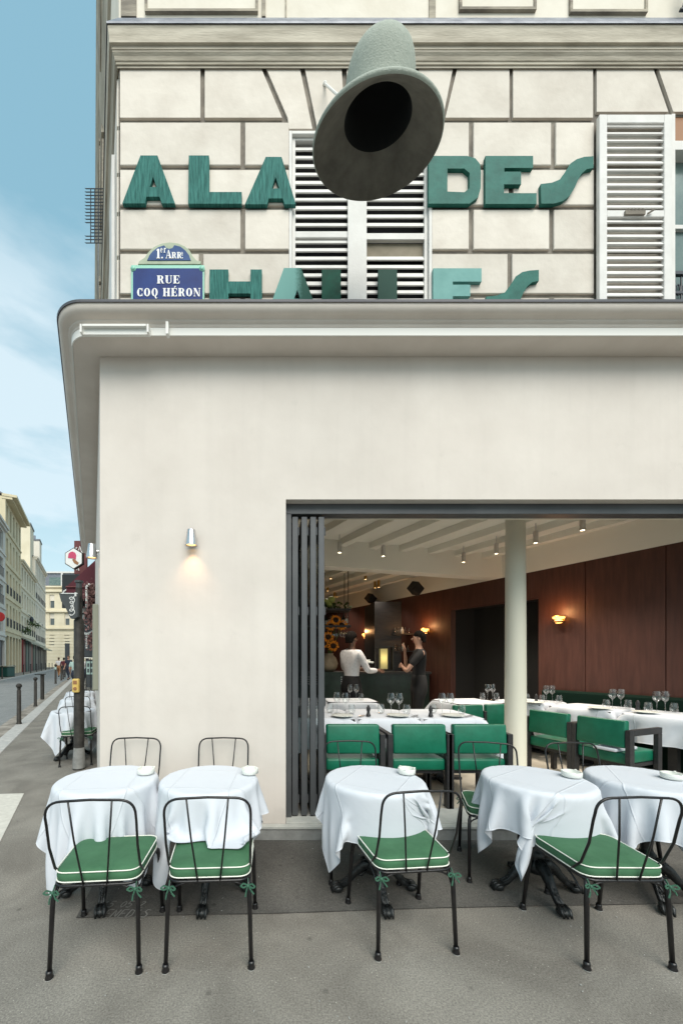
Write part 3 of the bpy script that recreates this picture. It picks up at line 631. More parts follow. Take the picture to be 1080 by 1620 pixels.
# right window with its leaf folded back over the wall
wr = MB(); wr.bb(winR[0], winR[0] + .03, UF - .003, UF + .12, winR[2], winR[3])
wr.bb(winR[0] + .03, winR[1], UF + .0, UF + .12, WZ(236), WZ(222)); wr.bb(winR[0] + .03, winR[1], UF + .06, UF + .11, WZ(349), WZ(343)); wr.bb((winR[0] + winR[1]) / 2 - .03, (winR[0] + winR[1]) / 2 + .03, UF + .06, UF + .11, winR[2], WZ(236))
wro = wr.build('window', M['shutter'], B)
g = MB(); g.bb(winR[0] + .03, winR[1], UF + .02, UF + .09, WZ(222), winR[3] - .002); g.build('blind_box', M['tan'], wro)
g = MB(); g.bb(winR[0] + .03, winR[1], UF + .09, UF + .10, winR[2], WZ(236)); g.build('pane', M['window_glass'], wro)
g = MB()
for i in range(20): xx = winR[0] + .05 + i * .06; g.tube([(xx, UF + .02, WZ(478)), (xx, UF + .02, WZ(433))], .007, 5); g.tube([(xx + .03 + .02 * math.cos(t), UF + .02, WZ(455) + .05 * math.sin(t)) for t in np.linspace(0, 2 * PI, 9)], .006, 5)
g.bb(winR[0] + .03, winR[1], UF + .0, UF + .03, WZ(433), WZ(428)); g.bb(winR[0] + .03, winR[1], UF + .01, UF + .03, WZ(462), WZ(458)); g.build('window_guard', M['iron'], wro)
xa, xb = W(950) , W(1062)
lf = louvre_leaf(W(948) * (UF - .06) / UF, W(1063) * (UF - .06) / UF, WZ(520), H + (Y0 - 180) * (UF - .06) / F, UF - .06, 'shutter', wro, st=.07, rails=(.05, .075), slat=.066, midz=WZ(345) - .025, sh=.046, tlt=-24)
g = MB(); g.bb(W(977), W(1008), UF - .075, UF - .06, WZ(350) - .02, WZ(344) - .02); g.tube([(W(1012), UF - .07, WZ(352)), (W(1020), UF - .08, WZ(348))], .008, 6)
for i in range(5): g.bb(W(980) + i * .032, W(980) + i * .032 + .012, UF - .078, UF - .06, WZ(344) - .02, WZ(344) - .008)
g.build('shutter_latch', M['grime'], lf)
# white shutters folded back on the side wall
for yy_ in (3.72, 5.3, 7.2):
    g = MB(); g.sb(UU - .05, UU - .018, yy_, yy_ + .5, 4.3, 6.55); g.build('shutter', M['shutter'], B)
# rainwater pipe down the side wall
g = MB(); g.tube([S(UU - .06, 9.6, 4.3), S(UU - .06, 9.6, 17.4)], .05, 8); g.build('drainpipe', M['zinc'], B)
g = MB()
for yy_ in (6.2, 8.6, 11, 14, 18, 23):
    for zb in (8.0, 11.2, 14.4): g = MB(); g.sb(UU - .09, UU, yy_ - .06, yy_ + .06, zb, zb + 2.1); g.sb(UU - .1, UU, yy_ - .1, yy_ + 1.3, zb + 2.15, zb + 2.3); g.build('window_surround', M['grime'], B)
# spiked iron grille jutting from the side wall
gr = thing('security_grille', 'dark spiked iron grille jutting out from the side of the corner building', 'grille', S(UU, 6.0, 8.2), world=True)
zA = H + (Y0 - 384) * 6 / F; zB = H + (Y0 - 298) * 6 / F
g = MB(); nb = 17
for i in range(nb):
    z = zA + (zB - zA) * i / (nb - 1); x_in = .10; x_out = (134 - 147) * 6 / F if (i < 3 or i > 5) else (143 - 147) * 6 / F
    g.tube([S(UU, 6.0, z), S(x_out + .02, 6.0, z), S(x_out, 6.0, z + .01)], [.007, .007, .002], 5)
g.build('bar', M['iron'], gr)
g = MB()
for ux in (-.035, .03, .09): g.tube([S(ux, 6.0, zA + (.0)), S(ux, 6.0, zB)], .008, 5)
g.build('upright', M['iron'], gr)

# ------------------------------------------------ folding doors and frame
g = MB(); g.bb(XL, XR, 3.25, 3.36, H + 232 * 3.25 / F, ZT + .02); g.bb(XL, XL + .052, 3.25, 3.36, FZ, H + 232 * 3.25 / F); g.bb(XR - .05, XR, 3.25, 3.36, FZ, H + 232 * 3.25 / F)
g.build('door_frame', M['anthracite'], B, bevel=.003, seg=1)
def leafpanel(px):
    x = (px - X0) * 3.27 / F; wdt = .052; zt = 2.76; zb = FZ + .012
    g = MB(); y0, y1 = 3.265, 4.05
    g.bb(x, x + wdt, y0, y0 + .06, zb, zt); g.bb(x, x + wdt, y1 - .06, y1, zb, zt); g.bb(x + .001, x + wdt - .001, y0 + .06, y1 - .06, zb, zb + .09); g.bb(x + .001, x + wdt - .001, y0 + .06, y1 - .06, zt - .08, zt)
    d = g.build('folding_door', M['anthracite'], B, bevel=.003, seg=1)
    q = MB(); q.bb(x + wdt / 2 - .004, x + wdt / 2 + .004, y0 + .06, y1 - .06, zb + .09, zt - .08); q.build('pane', M['pane'], d)
    for zz in (.25, 1.1, 1.9, 2.6): q = MB(); q.tube([(x + wdt + .006, y0 + .015, zz), (x + wdt + .006, y0 + .015, zz + .07)], .007, 8); q.build('hinge', M['anthracite'], d)
for px in (462, 476.5, 490.5, 503.5): leafpanel(px)

# ------------------------------------------------ interior shell
UW = 7.6; YB = 13.0
g = MB(); g.add([(XL - 1.2, 3.46, FZ), (XR + .6, 3.46, FZ), S(UW, 3.9, FZ) , S(UW, YB, FZ), S(.6, YB, FZ)], [(0, 1, 2, 3, 4)]); g.build('interior_floor', M['floor_stone'], B)
CZ = H + UW / 3.86; WZT = H + UW / 4.957
g = MB(); g.add([(-1.5, WF + T - .01, CZ), (9, WF + T - .01, CZ), (9, YB, CZ), (-6, YB, CZ)], [(0, 1, 2, 3)]); g.build('ceiling', M['ceiling'], B)
# inner face over the opening
g = MB(); g.bb(-1.2, 8, WF + T, WF + T + .06, 2.80, CZ); g.build('inner_lintel', M['cream'], B)
# right wall: mahogany below, cream bulkhead above; door opening left free
dY0, dY1, dZ = 6.37, 7.92, 2.56
g = MB()
def swall(mb, u, y0, y1, z0, z1): mb.sb(u, u + .1, y0, y1, z0, z1)
segs = [(3.39, 4.05), (4.05, 4.95), (4.95, 5.76), (5.76, dY0), (dY1, 9.2), (9.2, 10.3), (10.3, 11.5), (11.5, YB)]
for a_, b_ in segs: swall(g, UW, a_ + .005, b_ - .005, FZ, WZT)
swall(g, UW, dY0 - .005, dY1 + .005, dZ, WZT)
g.build('wood_panelling', M['mahogany'], B)
g = MB(); g.sb(UW - .0, UW + .09, 3.38, YB, WZT + .001, CZ); g.build('bulkhead', M['ceiling'], B)
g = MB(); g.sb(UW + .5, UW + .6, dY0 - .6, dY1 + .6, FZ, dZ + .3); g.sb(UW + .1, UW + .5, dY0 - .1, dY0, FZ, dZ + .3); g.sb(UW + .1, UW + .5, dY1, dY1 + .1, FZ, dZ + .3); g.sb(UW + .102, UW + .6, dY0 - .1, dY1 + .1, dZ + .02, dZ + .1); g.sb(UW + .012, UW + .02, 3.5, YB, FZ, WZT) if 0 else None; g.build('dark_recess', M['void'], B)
g = MB(); g.bb(-6, 4.5, YB, YB + .1, FZ, CZ); g.build('back_wall', M['brown_wall'], B)
g = MB(); g.sb(.9, 1.0, WF + T + .3, YB, FZ, CZ); g.build('inner_side_wall', M['ceiling'], B)
# projecting cabinet block
g = MB(); a = S(UW, 9.2); g.bb(a.x - (632 - 590) * 9.2 / F - .0, a.x + .1, 9.2, 10.2, FZ, H + (1045 - 952) * 9.2 / F); g.build('cabinet', M['dark_wood'], B)
# beams and girder
gx0, gy0, gx1, gy1 = (512 - X0) * 6.03 / F, 6.03, (800 - X0) * 6.96 / F, 6.96
dv = Vector((gx1 - gx0, gy1 - gy0, 0)); ext = dv.normalized() * 4.2; mid = Vector(((gx0 + gx1) / 2, (gy0 + gy1) / 2, 0)) - dv.normalized() * .6
ang = math.atan2(dv.y, dv.x)
g = MB(); nrm = Vector((-math.sin(ang), math.cos(ang), 0))
g.box(mid + nrm * .12 + Vector((0, 0, (WZT + CZ) / 2)), (dv.length + 2.4, .24, CZ - WZT), rz=ang); g.build('girder', M['ceiling'], B)
for i in range(17):
    u = .9 + i * .62
    ye = 12.9; g = MB()
    # split at girder: beams front and back
    g.sb(u, u + .15, WF + T + .06, ye, CZ - .10, CZ + .002)
    if u < UW - .2: g.build('ceiling_beam', M['ceiling'], B)
# column
cxx = (815 - X0) * 4.2 / F
g = MB(); g.lathe([(.125, FZ), (.125, FZ + .08), (.108, FZ + .12), (.106, 1.2), (.098, 3.0), (.100, 3.2), (.12, 3.24), (.12, CZ)], (cxx, 4.2, 0), 28); g.build('column', M['cream'], B, smooth=True, auto=40)
# banquette along the right wall
g = MB(); g.sb(UW - .55, UW - .02, 3.7, 6.2, FZ, .58); g.sb(UW - .16, UW - .02, 3.7, 6.2, .58, 1.02)
bq = g.build('banquette', M['banquette'], None, bevel=.03); tag(bq, 'long dark green banquette against the mahogany wall behind the dining tables', 'banquette')

# ceiling spots
def spot(px, py, Y, h=.17, on=8, cam_z=None, r=.033, em=None):
    p = P(px, py, Y)
    t = thing('ceiling_spot', 'x', 'ceiling light', (p.x, p.y, p.z), group='cylinder spots under the restaurant ceiling')
    g = MB(); g.lathe([(.001, h / 2), (r, h / 2), (r, -h / 2), (r * .8, -h / 2), (r * .75, -h / 2 + .015)], (0, 0, 0), 16); g.tube([(0, 0, h / 2), (0, 0, max(.02, CZ - p.z))], .008, 6); g.build('lamp_body', M['brass'] if Y > 6.8 else M['steel'], t)
    g = MB(); g.lathe([(.001, -h / 2 + .01), (r * .75, -h / 2 + .008)], (0, 0, 0), 12); g.build('bulb', M['lamp_white'], t)
    ld = bpy.data.lights.new('spot_light', 'SPOT'); ld.energy = on; ld.spot_size = R(110); ld.spot_blend = .8; ld.color = (1, .90, .76); ld.shadow_soft_size = .03
    lo = bpy.data.objects.new('spot_light', ld); col.objects.link(lo); lo.parent = t; lo.location = (0, 0, -h / 2 - .02)
    return t
spl = [(537, 866, 5.6, 'steel cylinder spot nearest the folding doors'), (606, 872, 5.5, 'steel cylinder spot second from the folding doors'), (733, 882, 5.9, 'steel cylinder spot just left of the cream column'),
       (785, 868, 5.5, 'steel cylinder spot touching the left side of the cream column'), (847, 850, 5.2, 'steel cylinder spot just right of the cream column'), (921, 829, 4.75, 'rightmost steel cylinder spot in front of the cream bulkhead'),
       (523, 910, 8.4, 'brass cylinder spot glowing nearest the folding doors beyond the girder'), (578, 911, 8.4, 'brass cylinder spot glowing alone mid-ceiling beyond the girder'),
       (593, 925, 9.3, 'left lamp of the glowing brass pair beyond the girder'), (599, 924, 9.0, 'right lamp of the glowing brass pair beyond the girder'),
       (518, 930, 9.8, 'small brass spot above the bar fruit'), (529, 940, 10.6, 'left small brass spot of the far pair over the bar'), (533, 940, 10.9, 'right small brass spot of the far pair over the bar')]
for i, (px, py, Y, lb) in enumerate(spl):
    Y = (CZ - .2 - H) * F / (Y0 - py) if i < 6 else Y
    t = spot(px, py, Y, on=(85 if i < 6 else 22)); t['label'] = lb
# sconces
def sconce(px, py, lb, Y):
    p = P(px, py, Y); u = p.x + K * Y
    t = thing('wall_sconce', lb, 'wall lamp', tuple(p), rz=0, group='warm glowing double-shell wall lamps')
    n_ = NV
    g = MB(); c = n_ * .10
    for dz, sc in ((.035, (1, 1, .55)), (-.035, (.8, .8, .6))):
        prof = [(max(.001, .10 * math.sin(a)), .05 * math.cos(a)) for a in np.linspace(0, PI * .5, 7)]
        if dz < 0: prof = [(r_, -z) for r_, z in prof]
        g.lathe(prof, c + Vector((0, 0, dz)), 18, Matrix.Diagonal((*sc, 1)))
    g.tube([(0, 0, 0), c], .012, 8); g.lathe([(.001, .0), (.05, 0), (.05, .012)], (0, 0, 0), 14, Matrix.Rotation(PI / 2, 4, 'Y')); g.build('shell', M['brass'], t, smooth=True)
    g = MB(); g.ball(c + Vector((-.0, 0, .025)), .085, 12, (1, 1, .38)); g.ball(c + Vector((0, 0, -.04)), .062, 12, (1, 1, .5)); g.build('glowing_glass', M['lamp_warm'], t, smooth=True)
    ld = bpy.data.lights.new('sconce_light', 'POINT'); ld.energy = 5; ld.color = (1, .5, .2); ld.shadow_soft_size = .04
    lo = bpy.data.objects.new('sconce_light', ld); col.objects.link(lo); lo.parent = t; lo.location = c + n_ * .10 + Vector((0, 0, .12))
sconce(889, 980, 'glowing amber wall lamp on the mahogany wall right of the cream column', UW * F / (889 - 147))
sconce(677, 998, 'glowing amber wall lamp behind the dark-clothed waiter', UW * F / (677 - 147))
sconce(582, 1006, 'farthest glowing amber wall lamp, above the server in the white shirt', UW * F / (582 - 147))
# speakers
for (px, py, Y, lb, r_) in ((657, 931, 8.3, 'black loudspeaker tilted on the bulkhead beside the dark panelling', .16), (586, 947, 9.9, 'smaller-looking black loudspeaker at the far edge of the dark cabinet', .14)):
    p = P(px, py, Y); t = thing('loudspeaker', lb, 'loudspeaker', tuple(p), group='black loudspeakers under the ceiling')
    g = MB(); g.box((0, 0, 0), (r_ * 1.5, .22, r_ * 1.35), M=Matrix.Rotation(R(38), 4, 'Y') @ Matrix.Rotation(R(25), 4, 'Z')); g.build('speaker_case', M['speaker'], t, bevel=.015)
    g = MB(); g.tube([(0, .1, 0), (.15, .28, .06)], .018, 8); g.build('mount', M['speaker'], t)

# ================================================================== LETTERS
def letter(pts, label, material, holes=(), thick=.032, y=UF - .036, name='sign_letter', grp='green shop-name letters on the upper facade'):
    a_ = Vector((W(sum(p[0] for p in pts) / len(pts)), y + thick, WZ(max(p[1] for p in pts))))
    sc = y / UF
    def PT(p): return (( p[0] - X0) * y / F, H + (Y0 - p[1]) * y / F)
    bm = bmesh.new(); loops = [pts] + list(holes); edges = []
    for lp in loops:
        vs_ = [bm.verts.new((PT(p)[0] - a_.x, y - a_.y, PT(p)[1] - a_.z)) for p in lp]
        for i in range(len(vs_)): edges.append(bm.edges.new((vs_[i], vs_[(i + 1) % len(vs_)])))
    bmesh.ops.triangle_fill(bm, use_beauty=True, use_dissolve=False, edges=edges)
    ret = bmesh.ops.extrude_face_region(bm, geom=bm.faces[:])
    bmesh.ops.translate(bm, vec=(0, thick, 0), verts=[e for e in ret['geom'] if isinstance(e, bmesh.types.BMVert)])
    bmesh.ops.recalc_face_normals(bm, faces=bm.faces)
    me = bpy.data.meshes.new(name); bm.to_mesh(me); bm.free(); me.materials.append(material)
    o = bpy.data.objects.new(name, me); col.objects.link(o); o.location = a_; tag(o, label, 'letter', grp)
    return o
z3 = lambda L_: [(80 + x / 2.16, 230 + y / 2.16) for x, y in L_]
z4 = lambda L_: [(540 + x / 2.0, 230 + y / 2.0) for x, y in L_]
letter(z3([(245, 197), (322, 197), (327, 174), (372, 174), (380, 197), (425, 197), (365, 33), (307, 33)]), 'green wooden letter A at the far left above the blue street plaque', M['letter'], [z3([(339, 141), (362, 141), (350, 106)])])
letter(z3([(472, 33), (541, 33), (541, 158), (653, 158), (653, 198), (470, 198)]), 'green wooden letter L in the upper row between the two letters A', M['letter'])
letter(z3([(664, 200), (740, 200), (745, 180), (793, 180), (800, 200), (838, 200), (789, 38), (735, 38)]), 'green wooden letter A overlapping the edge of the louvred shutter, left of the bell', M['letter'], [z3([(756, 146), (782, 146), (768, 106)])])
letter(z4([(276, 32), (398, 32), (424, 40), (438, 58), (441, 85), (440, 135), (432, 163), (405, 183), (276, 183)]), 'green wooden letter D just right of the bell', M['letter_flat'], [z4([(335, 72), (388, 72), (405, 86), (405, 134), (389, 147), (335, 145)])])
letter(z4([(455, 32), (606, 32), (606, 70), (515, 70), (515, 82), (568, 82), (568, 122), (514, 122), (514, 150), (617, 150), (617, 184), (455, 184)]), 'green wooden letter E in the upper row between D and S', M['letter_flat'])
letter(z4([(630, 121), (665, 117), (690, 107), (706, 85), (724, 56), (745, 42), (768, 35), (797, 33), (797, 70), (776, 74), (760, 87), (747, 110), (738, 132), (722, 158), (700, 175), (672, 183), (632, 183)]), 'green wooden letter S ending the upper row beside the white shutter', M['letter_flat'])
letter(z3([(543, 423), (607, 423), (607, 464), (683, 464), (683, 423), (722, 423), (722, 585), (683, 585), (683, 505), (607, 505), (607, 585), (543, 585)]), 'green wooden letter H right beside the blue street plaque', M['letter'])
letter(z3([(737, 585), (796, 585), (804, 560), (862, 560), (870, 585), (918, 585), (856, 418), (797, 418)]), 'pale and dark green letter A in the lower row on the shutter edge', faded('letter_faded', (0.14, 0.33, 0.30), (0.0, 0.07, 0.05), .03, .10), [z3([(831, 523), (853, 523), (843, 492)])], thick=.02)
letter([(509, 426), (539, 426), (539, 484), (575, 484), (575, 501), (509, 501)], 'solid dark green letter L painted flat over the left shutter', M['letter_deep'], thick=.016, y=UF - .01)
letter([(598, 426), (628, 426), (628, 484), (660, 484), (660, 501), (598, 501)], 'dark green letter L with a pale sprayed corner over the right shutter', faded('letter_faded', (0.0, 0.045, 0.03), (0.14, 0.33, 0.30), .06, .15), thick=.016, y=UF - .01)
letter(z4([(290, 388), (443, 388), (443, 430), (352, 430), (352, 440), (407, 440), (407, 476), (352, 476), (352, 508), (450, 508), (450, 540), (290, 540)]), 'pale green letter E in the lower row right of the shutters', M['letter_pale'])
letter(z4([(457, 478), (492, 474), (517, 464), (533, 443), (551, 414), (572, 400), (595, 395), (624, 393), (624, 428), (603, 432), (588, 444), (574, 468), (565, 490), (549, 516), (527, 533), (499, 541), (459, 541)]), 'green letter S ending the lower row, cut off by the cornice', M['letter_flat'])

# ================================================================== STREET PLAQUE
def ell(cx, cy, rx, ry, n=20, a0=0, a1=2 * PI, inc=False):
    k = n if not inc else n + 1
    return [(cx + rx * math.cos(a0 + (a1 - a0) * i / n), cy + ry * math.sin(a0 + (a1 - a0) * i / n)) for i in range(k)]
def ring(cx, cy, rx, ry, ix, iy, a0=0, a1=2 * PI, n=20):
    out = []
    for i in range(n):
        t0 = a0 + (a1 - a0) * i / n; t1 = a0 + (a1 - a0) * (i + 1) / n
        out.append([(cx + rx * math.cos(t0), cy + ry * math.sin(t0)), (cx + rx * math.cos(t1), cy + ry * math.sin(t1)), (cx + ix * math.cos(t1), cy + iy * math.sin(t1)), (cx + ix * math.cos(t0), cy + iy * math.sin(t0))])
    return out
def rect(x0, x1, y0, y1): return [(x0, y0), (x1, y0), (x1, y1), (x0, y1)]
sf = .07
def stem(x0, x1, y0=0, y1=1, e=.07): return [rect(x0, x1, y0, y1), rect(x0 - e, x1 + e, y1 - sf, y1), rect(x0 - e, x1 + e, y0, y0 + sf)]
FAT = {
 'R': (.86, stem(.08, .34) + ring(.42, .74, .32, .26, .10, .19, -PI / 2, PI / 2, 10) + [rect(.34, .44, .93, 1), rect(.34, .44, .48, .55), [(.40, .5), (.62, .5), (.76, .08), (.9, .0), (.62, 0), (.52, .2)]]),
 'U': (.88, [rect(.1, .34, .25, 1), rect(.03, .41, .93, 1), rect(.68, .76, .25, 1), rect(.60, .86, .93, 1)] + ring(.43, .28, .33, .28, .25, .21, PI, 2 * PI, 10) + [[(.1, .28), (.34, .28), (.36, .12), (.2, .08)]]),
 'E': (.80, stem(.08, .34) + [rect(.34, .72, .93, 1), rect(.34, .72, 0, .07), rect(.34, .56, .47, .53), [(.72, 1), (.72, .68), (.60, .93)], [(.72, 0), (.74, .34), (.58, .07)], rect(.52, .57, .34, .66)]),
 'C': (.80, ring(.42, .5, .36, .5, .12, .43, .8, 2 * PI - .8, 18) + [rect(.64, .72, .62, .98), rect(.64, .72, .02, .34)]),
 'O': (.86, ring(.42, .5, .38, .5, .14, .43, 0, 2 * PI, 24)),
 'Q': (.86, ring(.42, .5, .38, .5, .14, .43, 0, 2 * PI, 24) + [[(.40, .06), (.55, .06), (.66, -.2), (.84, -.12), (.62, -.28), (.48, -.2)]]),
 'H': (.94, stem(.08, .32) + stem(.58, .82) + [rect(.32, .58, .47, .54)]),
 'N': (.90, [rect(.1, .16, 0, 1), rect(.02, .26, 0, .07), [(.02, 1), (.30, 1), (.78, 0), (.62, 0)], rect(.72, .79, .0, 1), rect(.62, .88, .93, 1)]),
 'A': (.86, [[(.4, 1), (.5, 1), (.84, 0), (.56, 0)], [(.38, .95), (.44, 1), (.16, 0), (.09, 0)], rect(.02, .26, 0, .06), rect(.5, .9, 0, .06), rect(.22, .58, .28, .34)]),
 '1': (.5, [rect(.14, .36, 0, 1), rect(.04, .46, 0, .07), [(.14, 1), (.14, .84), (.0, .8)]]),
 'e': (.5, ring(.22, .33, .2, .33, .09, .26, 0.3, 2 * PI - .7, 12) + [rect(.1, .4, .32, .4)]), 'r': (.4, [rect(.08, .22, 0, .66), rect(.02, .3, 0, .07), rect(.22, .38, .5, .66)]),
 't': (.3, [rect(.08, .2, 0, .8), rect(.0, .28, .52, .6)]), '.': (.26, [rect(.05, .2, 0, .15)]), ' ': (.42, [])}
FAT['É'] = (FAT['E'][0], FAT['E'][1] + [[(.34, 1.06), (.44, 1.06), (.62, 1.26), (.46, 1.26)]])
def fat(mb, text, x, z, h, fn, d0, d1, sx=1.0, wmax=None, gap=.08):
    tot = sum(FAT[c][0] + gap for c in text) * h * sx
    if wmax: sx *= wmax / tot
    k = 0
    for c in text:
        wd, ps = FAT[c]
        for p in ps:
            k += 1; e = (k % 7) * 4e-5
            mb.prism([(x + a * h * sx, z + b * h) for a, b in p], fn, d0 - e, d1)
        x += (wd + gap) * h * sx
pY = UF - .03
def QX(px): return (px - X0) * pY / F
def QZ(py): return H + (Y0 - py) * pY / F
pq = thing('street_plaque', 'blue enamel street name plaque RUE COQ HÉRON with green rim on the stone wall', 'street sign', (QX(265), UF, QZ(500)), world=True)
g = MB(); g.bb(QX(207), QX(323), pY, UF - .004, QZ(492), QZ(418.5)); g.build('rim', M['plaque_rim'], pq, bevel=.006)
g = MB(); g.bb(QX(210.5), QX(320.5), pY - .003, pY + .01, QZ(489), QZ(424.5)); g.build('plate', M['plaque_blue'], pq)
for sx_, sy_ in ((211, 425), (319.5, 425)): g = MB(); g.lathe([(.001, .012), (.012, .012), (.018, .008), (.022, 0), (.026, .002), (.026, -.01)], (QX(sx_), pY - .002, QZ(sy_)), 16, Matrix.Rotation(PI / 2, 4, 'X')); g.build('corner_boss', M['plaque_rim'], pq, smooth=True)
fq = lambda a, b, d: Vector((a, d, b))
g = MB(); fat(g, 'RUE', QX(248.5), QZ(449.2), QZ(436.5) - QZ(449.2), fq, pY - .0065, pY - .002, wmax=QX(286) - QX(248.5))
hh = QZ(456.5) - QZ(469.5); fat(g, 'COQ HÉRON', QX(216.5), QZ(469.5), hh, fq, pY - .0065, pY - .002, wmax=QX(318.5) - QX(216.5)); g.build('lettering', M['letter_white'], pq)
pq2 = thing('district_plaque', 'small arched enamel plaque 1er ARRt sitting on top of the blue street plaque', 'street sign', (QX(265), UF, QZ(418)), world=True)
arch = [(QX(218), QZ(418)), (QX(317), QZ(418)), (QX(318), QZ(413)), (QX(311), QZ(411.5)), (QX(305), QZ(405)), (QX(300), QZ(396)), (QX(292), QZ(389)), (QX(281), QZ(384.5)), (QX(268), QZ(383)), (QX(255), QZ(385)), (QX(244), QZ(390)), (QX(235), QZ(398)), (QX(229), QZ(407)), (QX(220), QZ(413))]
g = MB(); g.prism(arch, fq, pY - .002, UF - .004); g.build('rim', M['plaque_rim2'], pq2, bevel=.004)
inn = [(QX(233), QZ(412.5)), (QX(302), QZ(412.5)), (QX(299), QZ(404)), (QX(294), QZ(397.5)), (QX(286), QZ(391)), (QX(276), QZ(388.5)), (QX(273), QZ(393)), (QX(268), QZ(394.5)), (QX(263), QZ(393)), (QX(260), QZ(388.8)), (QX(250), QZ(392)), (QX(242), QZ(398)), (QX(237), QZ(404))]
g = MB(); g.prism(inn, fq, pY - .006, pY + .002); g.build('plate', M['plaque_blue2'], pq2)
g = MB(); h1 = QZ(395) - QZ(410); fat(g, '1', QX(247.5), QZ(410), h1, fq, pY - .0095, pY - .005, sx=.9); fat(g, 'er', QX(254), QZ(401), h1 * .75, fq, pY - .0095, pY - .005, sx=.8); fat(g, '.', QX(255), QZ(410), h1, fq, pY - .0095, pY - .005)
fat(g, 'A', QX(262), QZ(410), h1 * .88, fq, pY - .0095, pY - .005, sx=.85); fat(g, 'RR', QX(272), QZ(410), h1 * .66, fq, pY - .0095, pY - .005, wmax=QX(288.5) - QX(272)); fat(g, 't', QX(287.5), QZ(406), h1 * .5, fq, pY - .0095, pY - .005); fat(g, '.', QX(287.5), QZ(410), h1 * .7, fq, pY - .0095, pY - .005)
g.build('lettering', M['letter_white'], pq2)

# ================================================================== BELL
BY = 2.62
def bell():
    R_ = .4415
    c = Vector((.729, BY, 5.111)); Mx = Matrix.Rotation(.003, 4, 'Y') @ Matrix.Rotation(.31, 4, 'X')
    t = thing('bell', 'big verdigris bronze bell mounted mouth-down above the restaurant front', 'bell', tuple(c)); rb = .22
    outer = [(R_ * .985, -.003), (R_, .004), (R_ * 1.0, .018), (R_ * .975, .032), (R_ * .90, .045), (R_ * .78, .068), (R_ * .66, .100), (R_ * .575, .14), (R_ * .54, .18), (.234, .23), (.231, .29), (.226, .34), (.217, .38), (.203, .415), (.178, .447), (.135, .472), (.08, .487), (.001, .492)]
    g = MB(); g.lathe(outer, (0, 0, 0), 72, Mx); g.build('bell_body', M['verdigris'], t, smooth=True)
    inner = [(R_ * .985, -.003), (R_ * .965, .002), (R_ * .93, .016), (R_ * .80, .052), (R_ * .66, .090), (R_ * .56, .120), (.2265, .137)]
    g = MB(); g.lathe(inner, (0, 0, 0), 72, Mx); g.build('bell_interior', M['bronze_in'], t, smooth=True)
    g = MB(); g.lathe([(.2265, .137), (.223, .145), (.215, .20), (.205, .30), (.18, .40), (.12, .44), (.001, .45)], (0, 0, 0), 72, Mx); g.build('bell_throat', M['throat_shade'], t, smooth=True)  # real hollow, but its darkness is painted on rather than left to the lighting
    # mounting rods to the wall
    for (p0, p1) in ((P(514, 132, UF - .01), c + Mx @ Vector((-rb * .95, .03, .24))), (P(600, 120, UF - .01), c + Mx @ Vector((0, rb * .9, .40)))):
        g = MB(); g.tube([Vector(p0) - c, Vector(p1) - c], .010, 8); g.ball(Vector(p0) - c, .02, 8); g.build('rod', M['white_trim'], t)
bell()

# ================================================================== FACADE LAMPS
def facade_lamp(base, out, label):
    t = thing('facade_lamp', label, 'wall lamp', tuple(base), group='small brushed steel downlights on the plaster wall')
    c = out * .062
    g = MB(); g.lathe([(.001, .065), (.030, .065), (.034, .06), (.050, -.062), (.050, -.068), (.044, -.068), (.040, -.05)], c, 24); g.tube([Vector((0, 0, 0)), c], .014, 8); g.build('lamp_shade', M['steel'], t, smooth=True, auto=40)
    g = MB(); g.lathe([(.001, -.056), (.040, -.056)], c, 20); g.build('bulb', M['lamp_out'], t)
    ld = bpy.data.lights.new('lamp_light', 'SPOT'); ld.energy = 3.2; ld.spot_size = R(95); ld.spot_blend = 1; ld.color = (1, .55, .25); ld.shadow_soft_size = .02
    lo = bpy.data.objects.new('lamp_light', ld); col.objects.link(lo); lo.parent = t; lo.location = c + Vector((0, 0, -.075))
facade_lamp(P(305, 854, WF), Vector((0, -1, 0)), 'brushed steel lamp lit above the left terrace tables on the plaster front')
facade_lamp(S(CU, 3.55, H + 172 * 3.55 / F), NV * 1.0, 'brushed steel lamp lit on the side wall just round the corner')

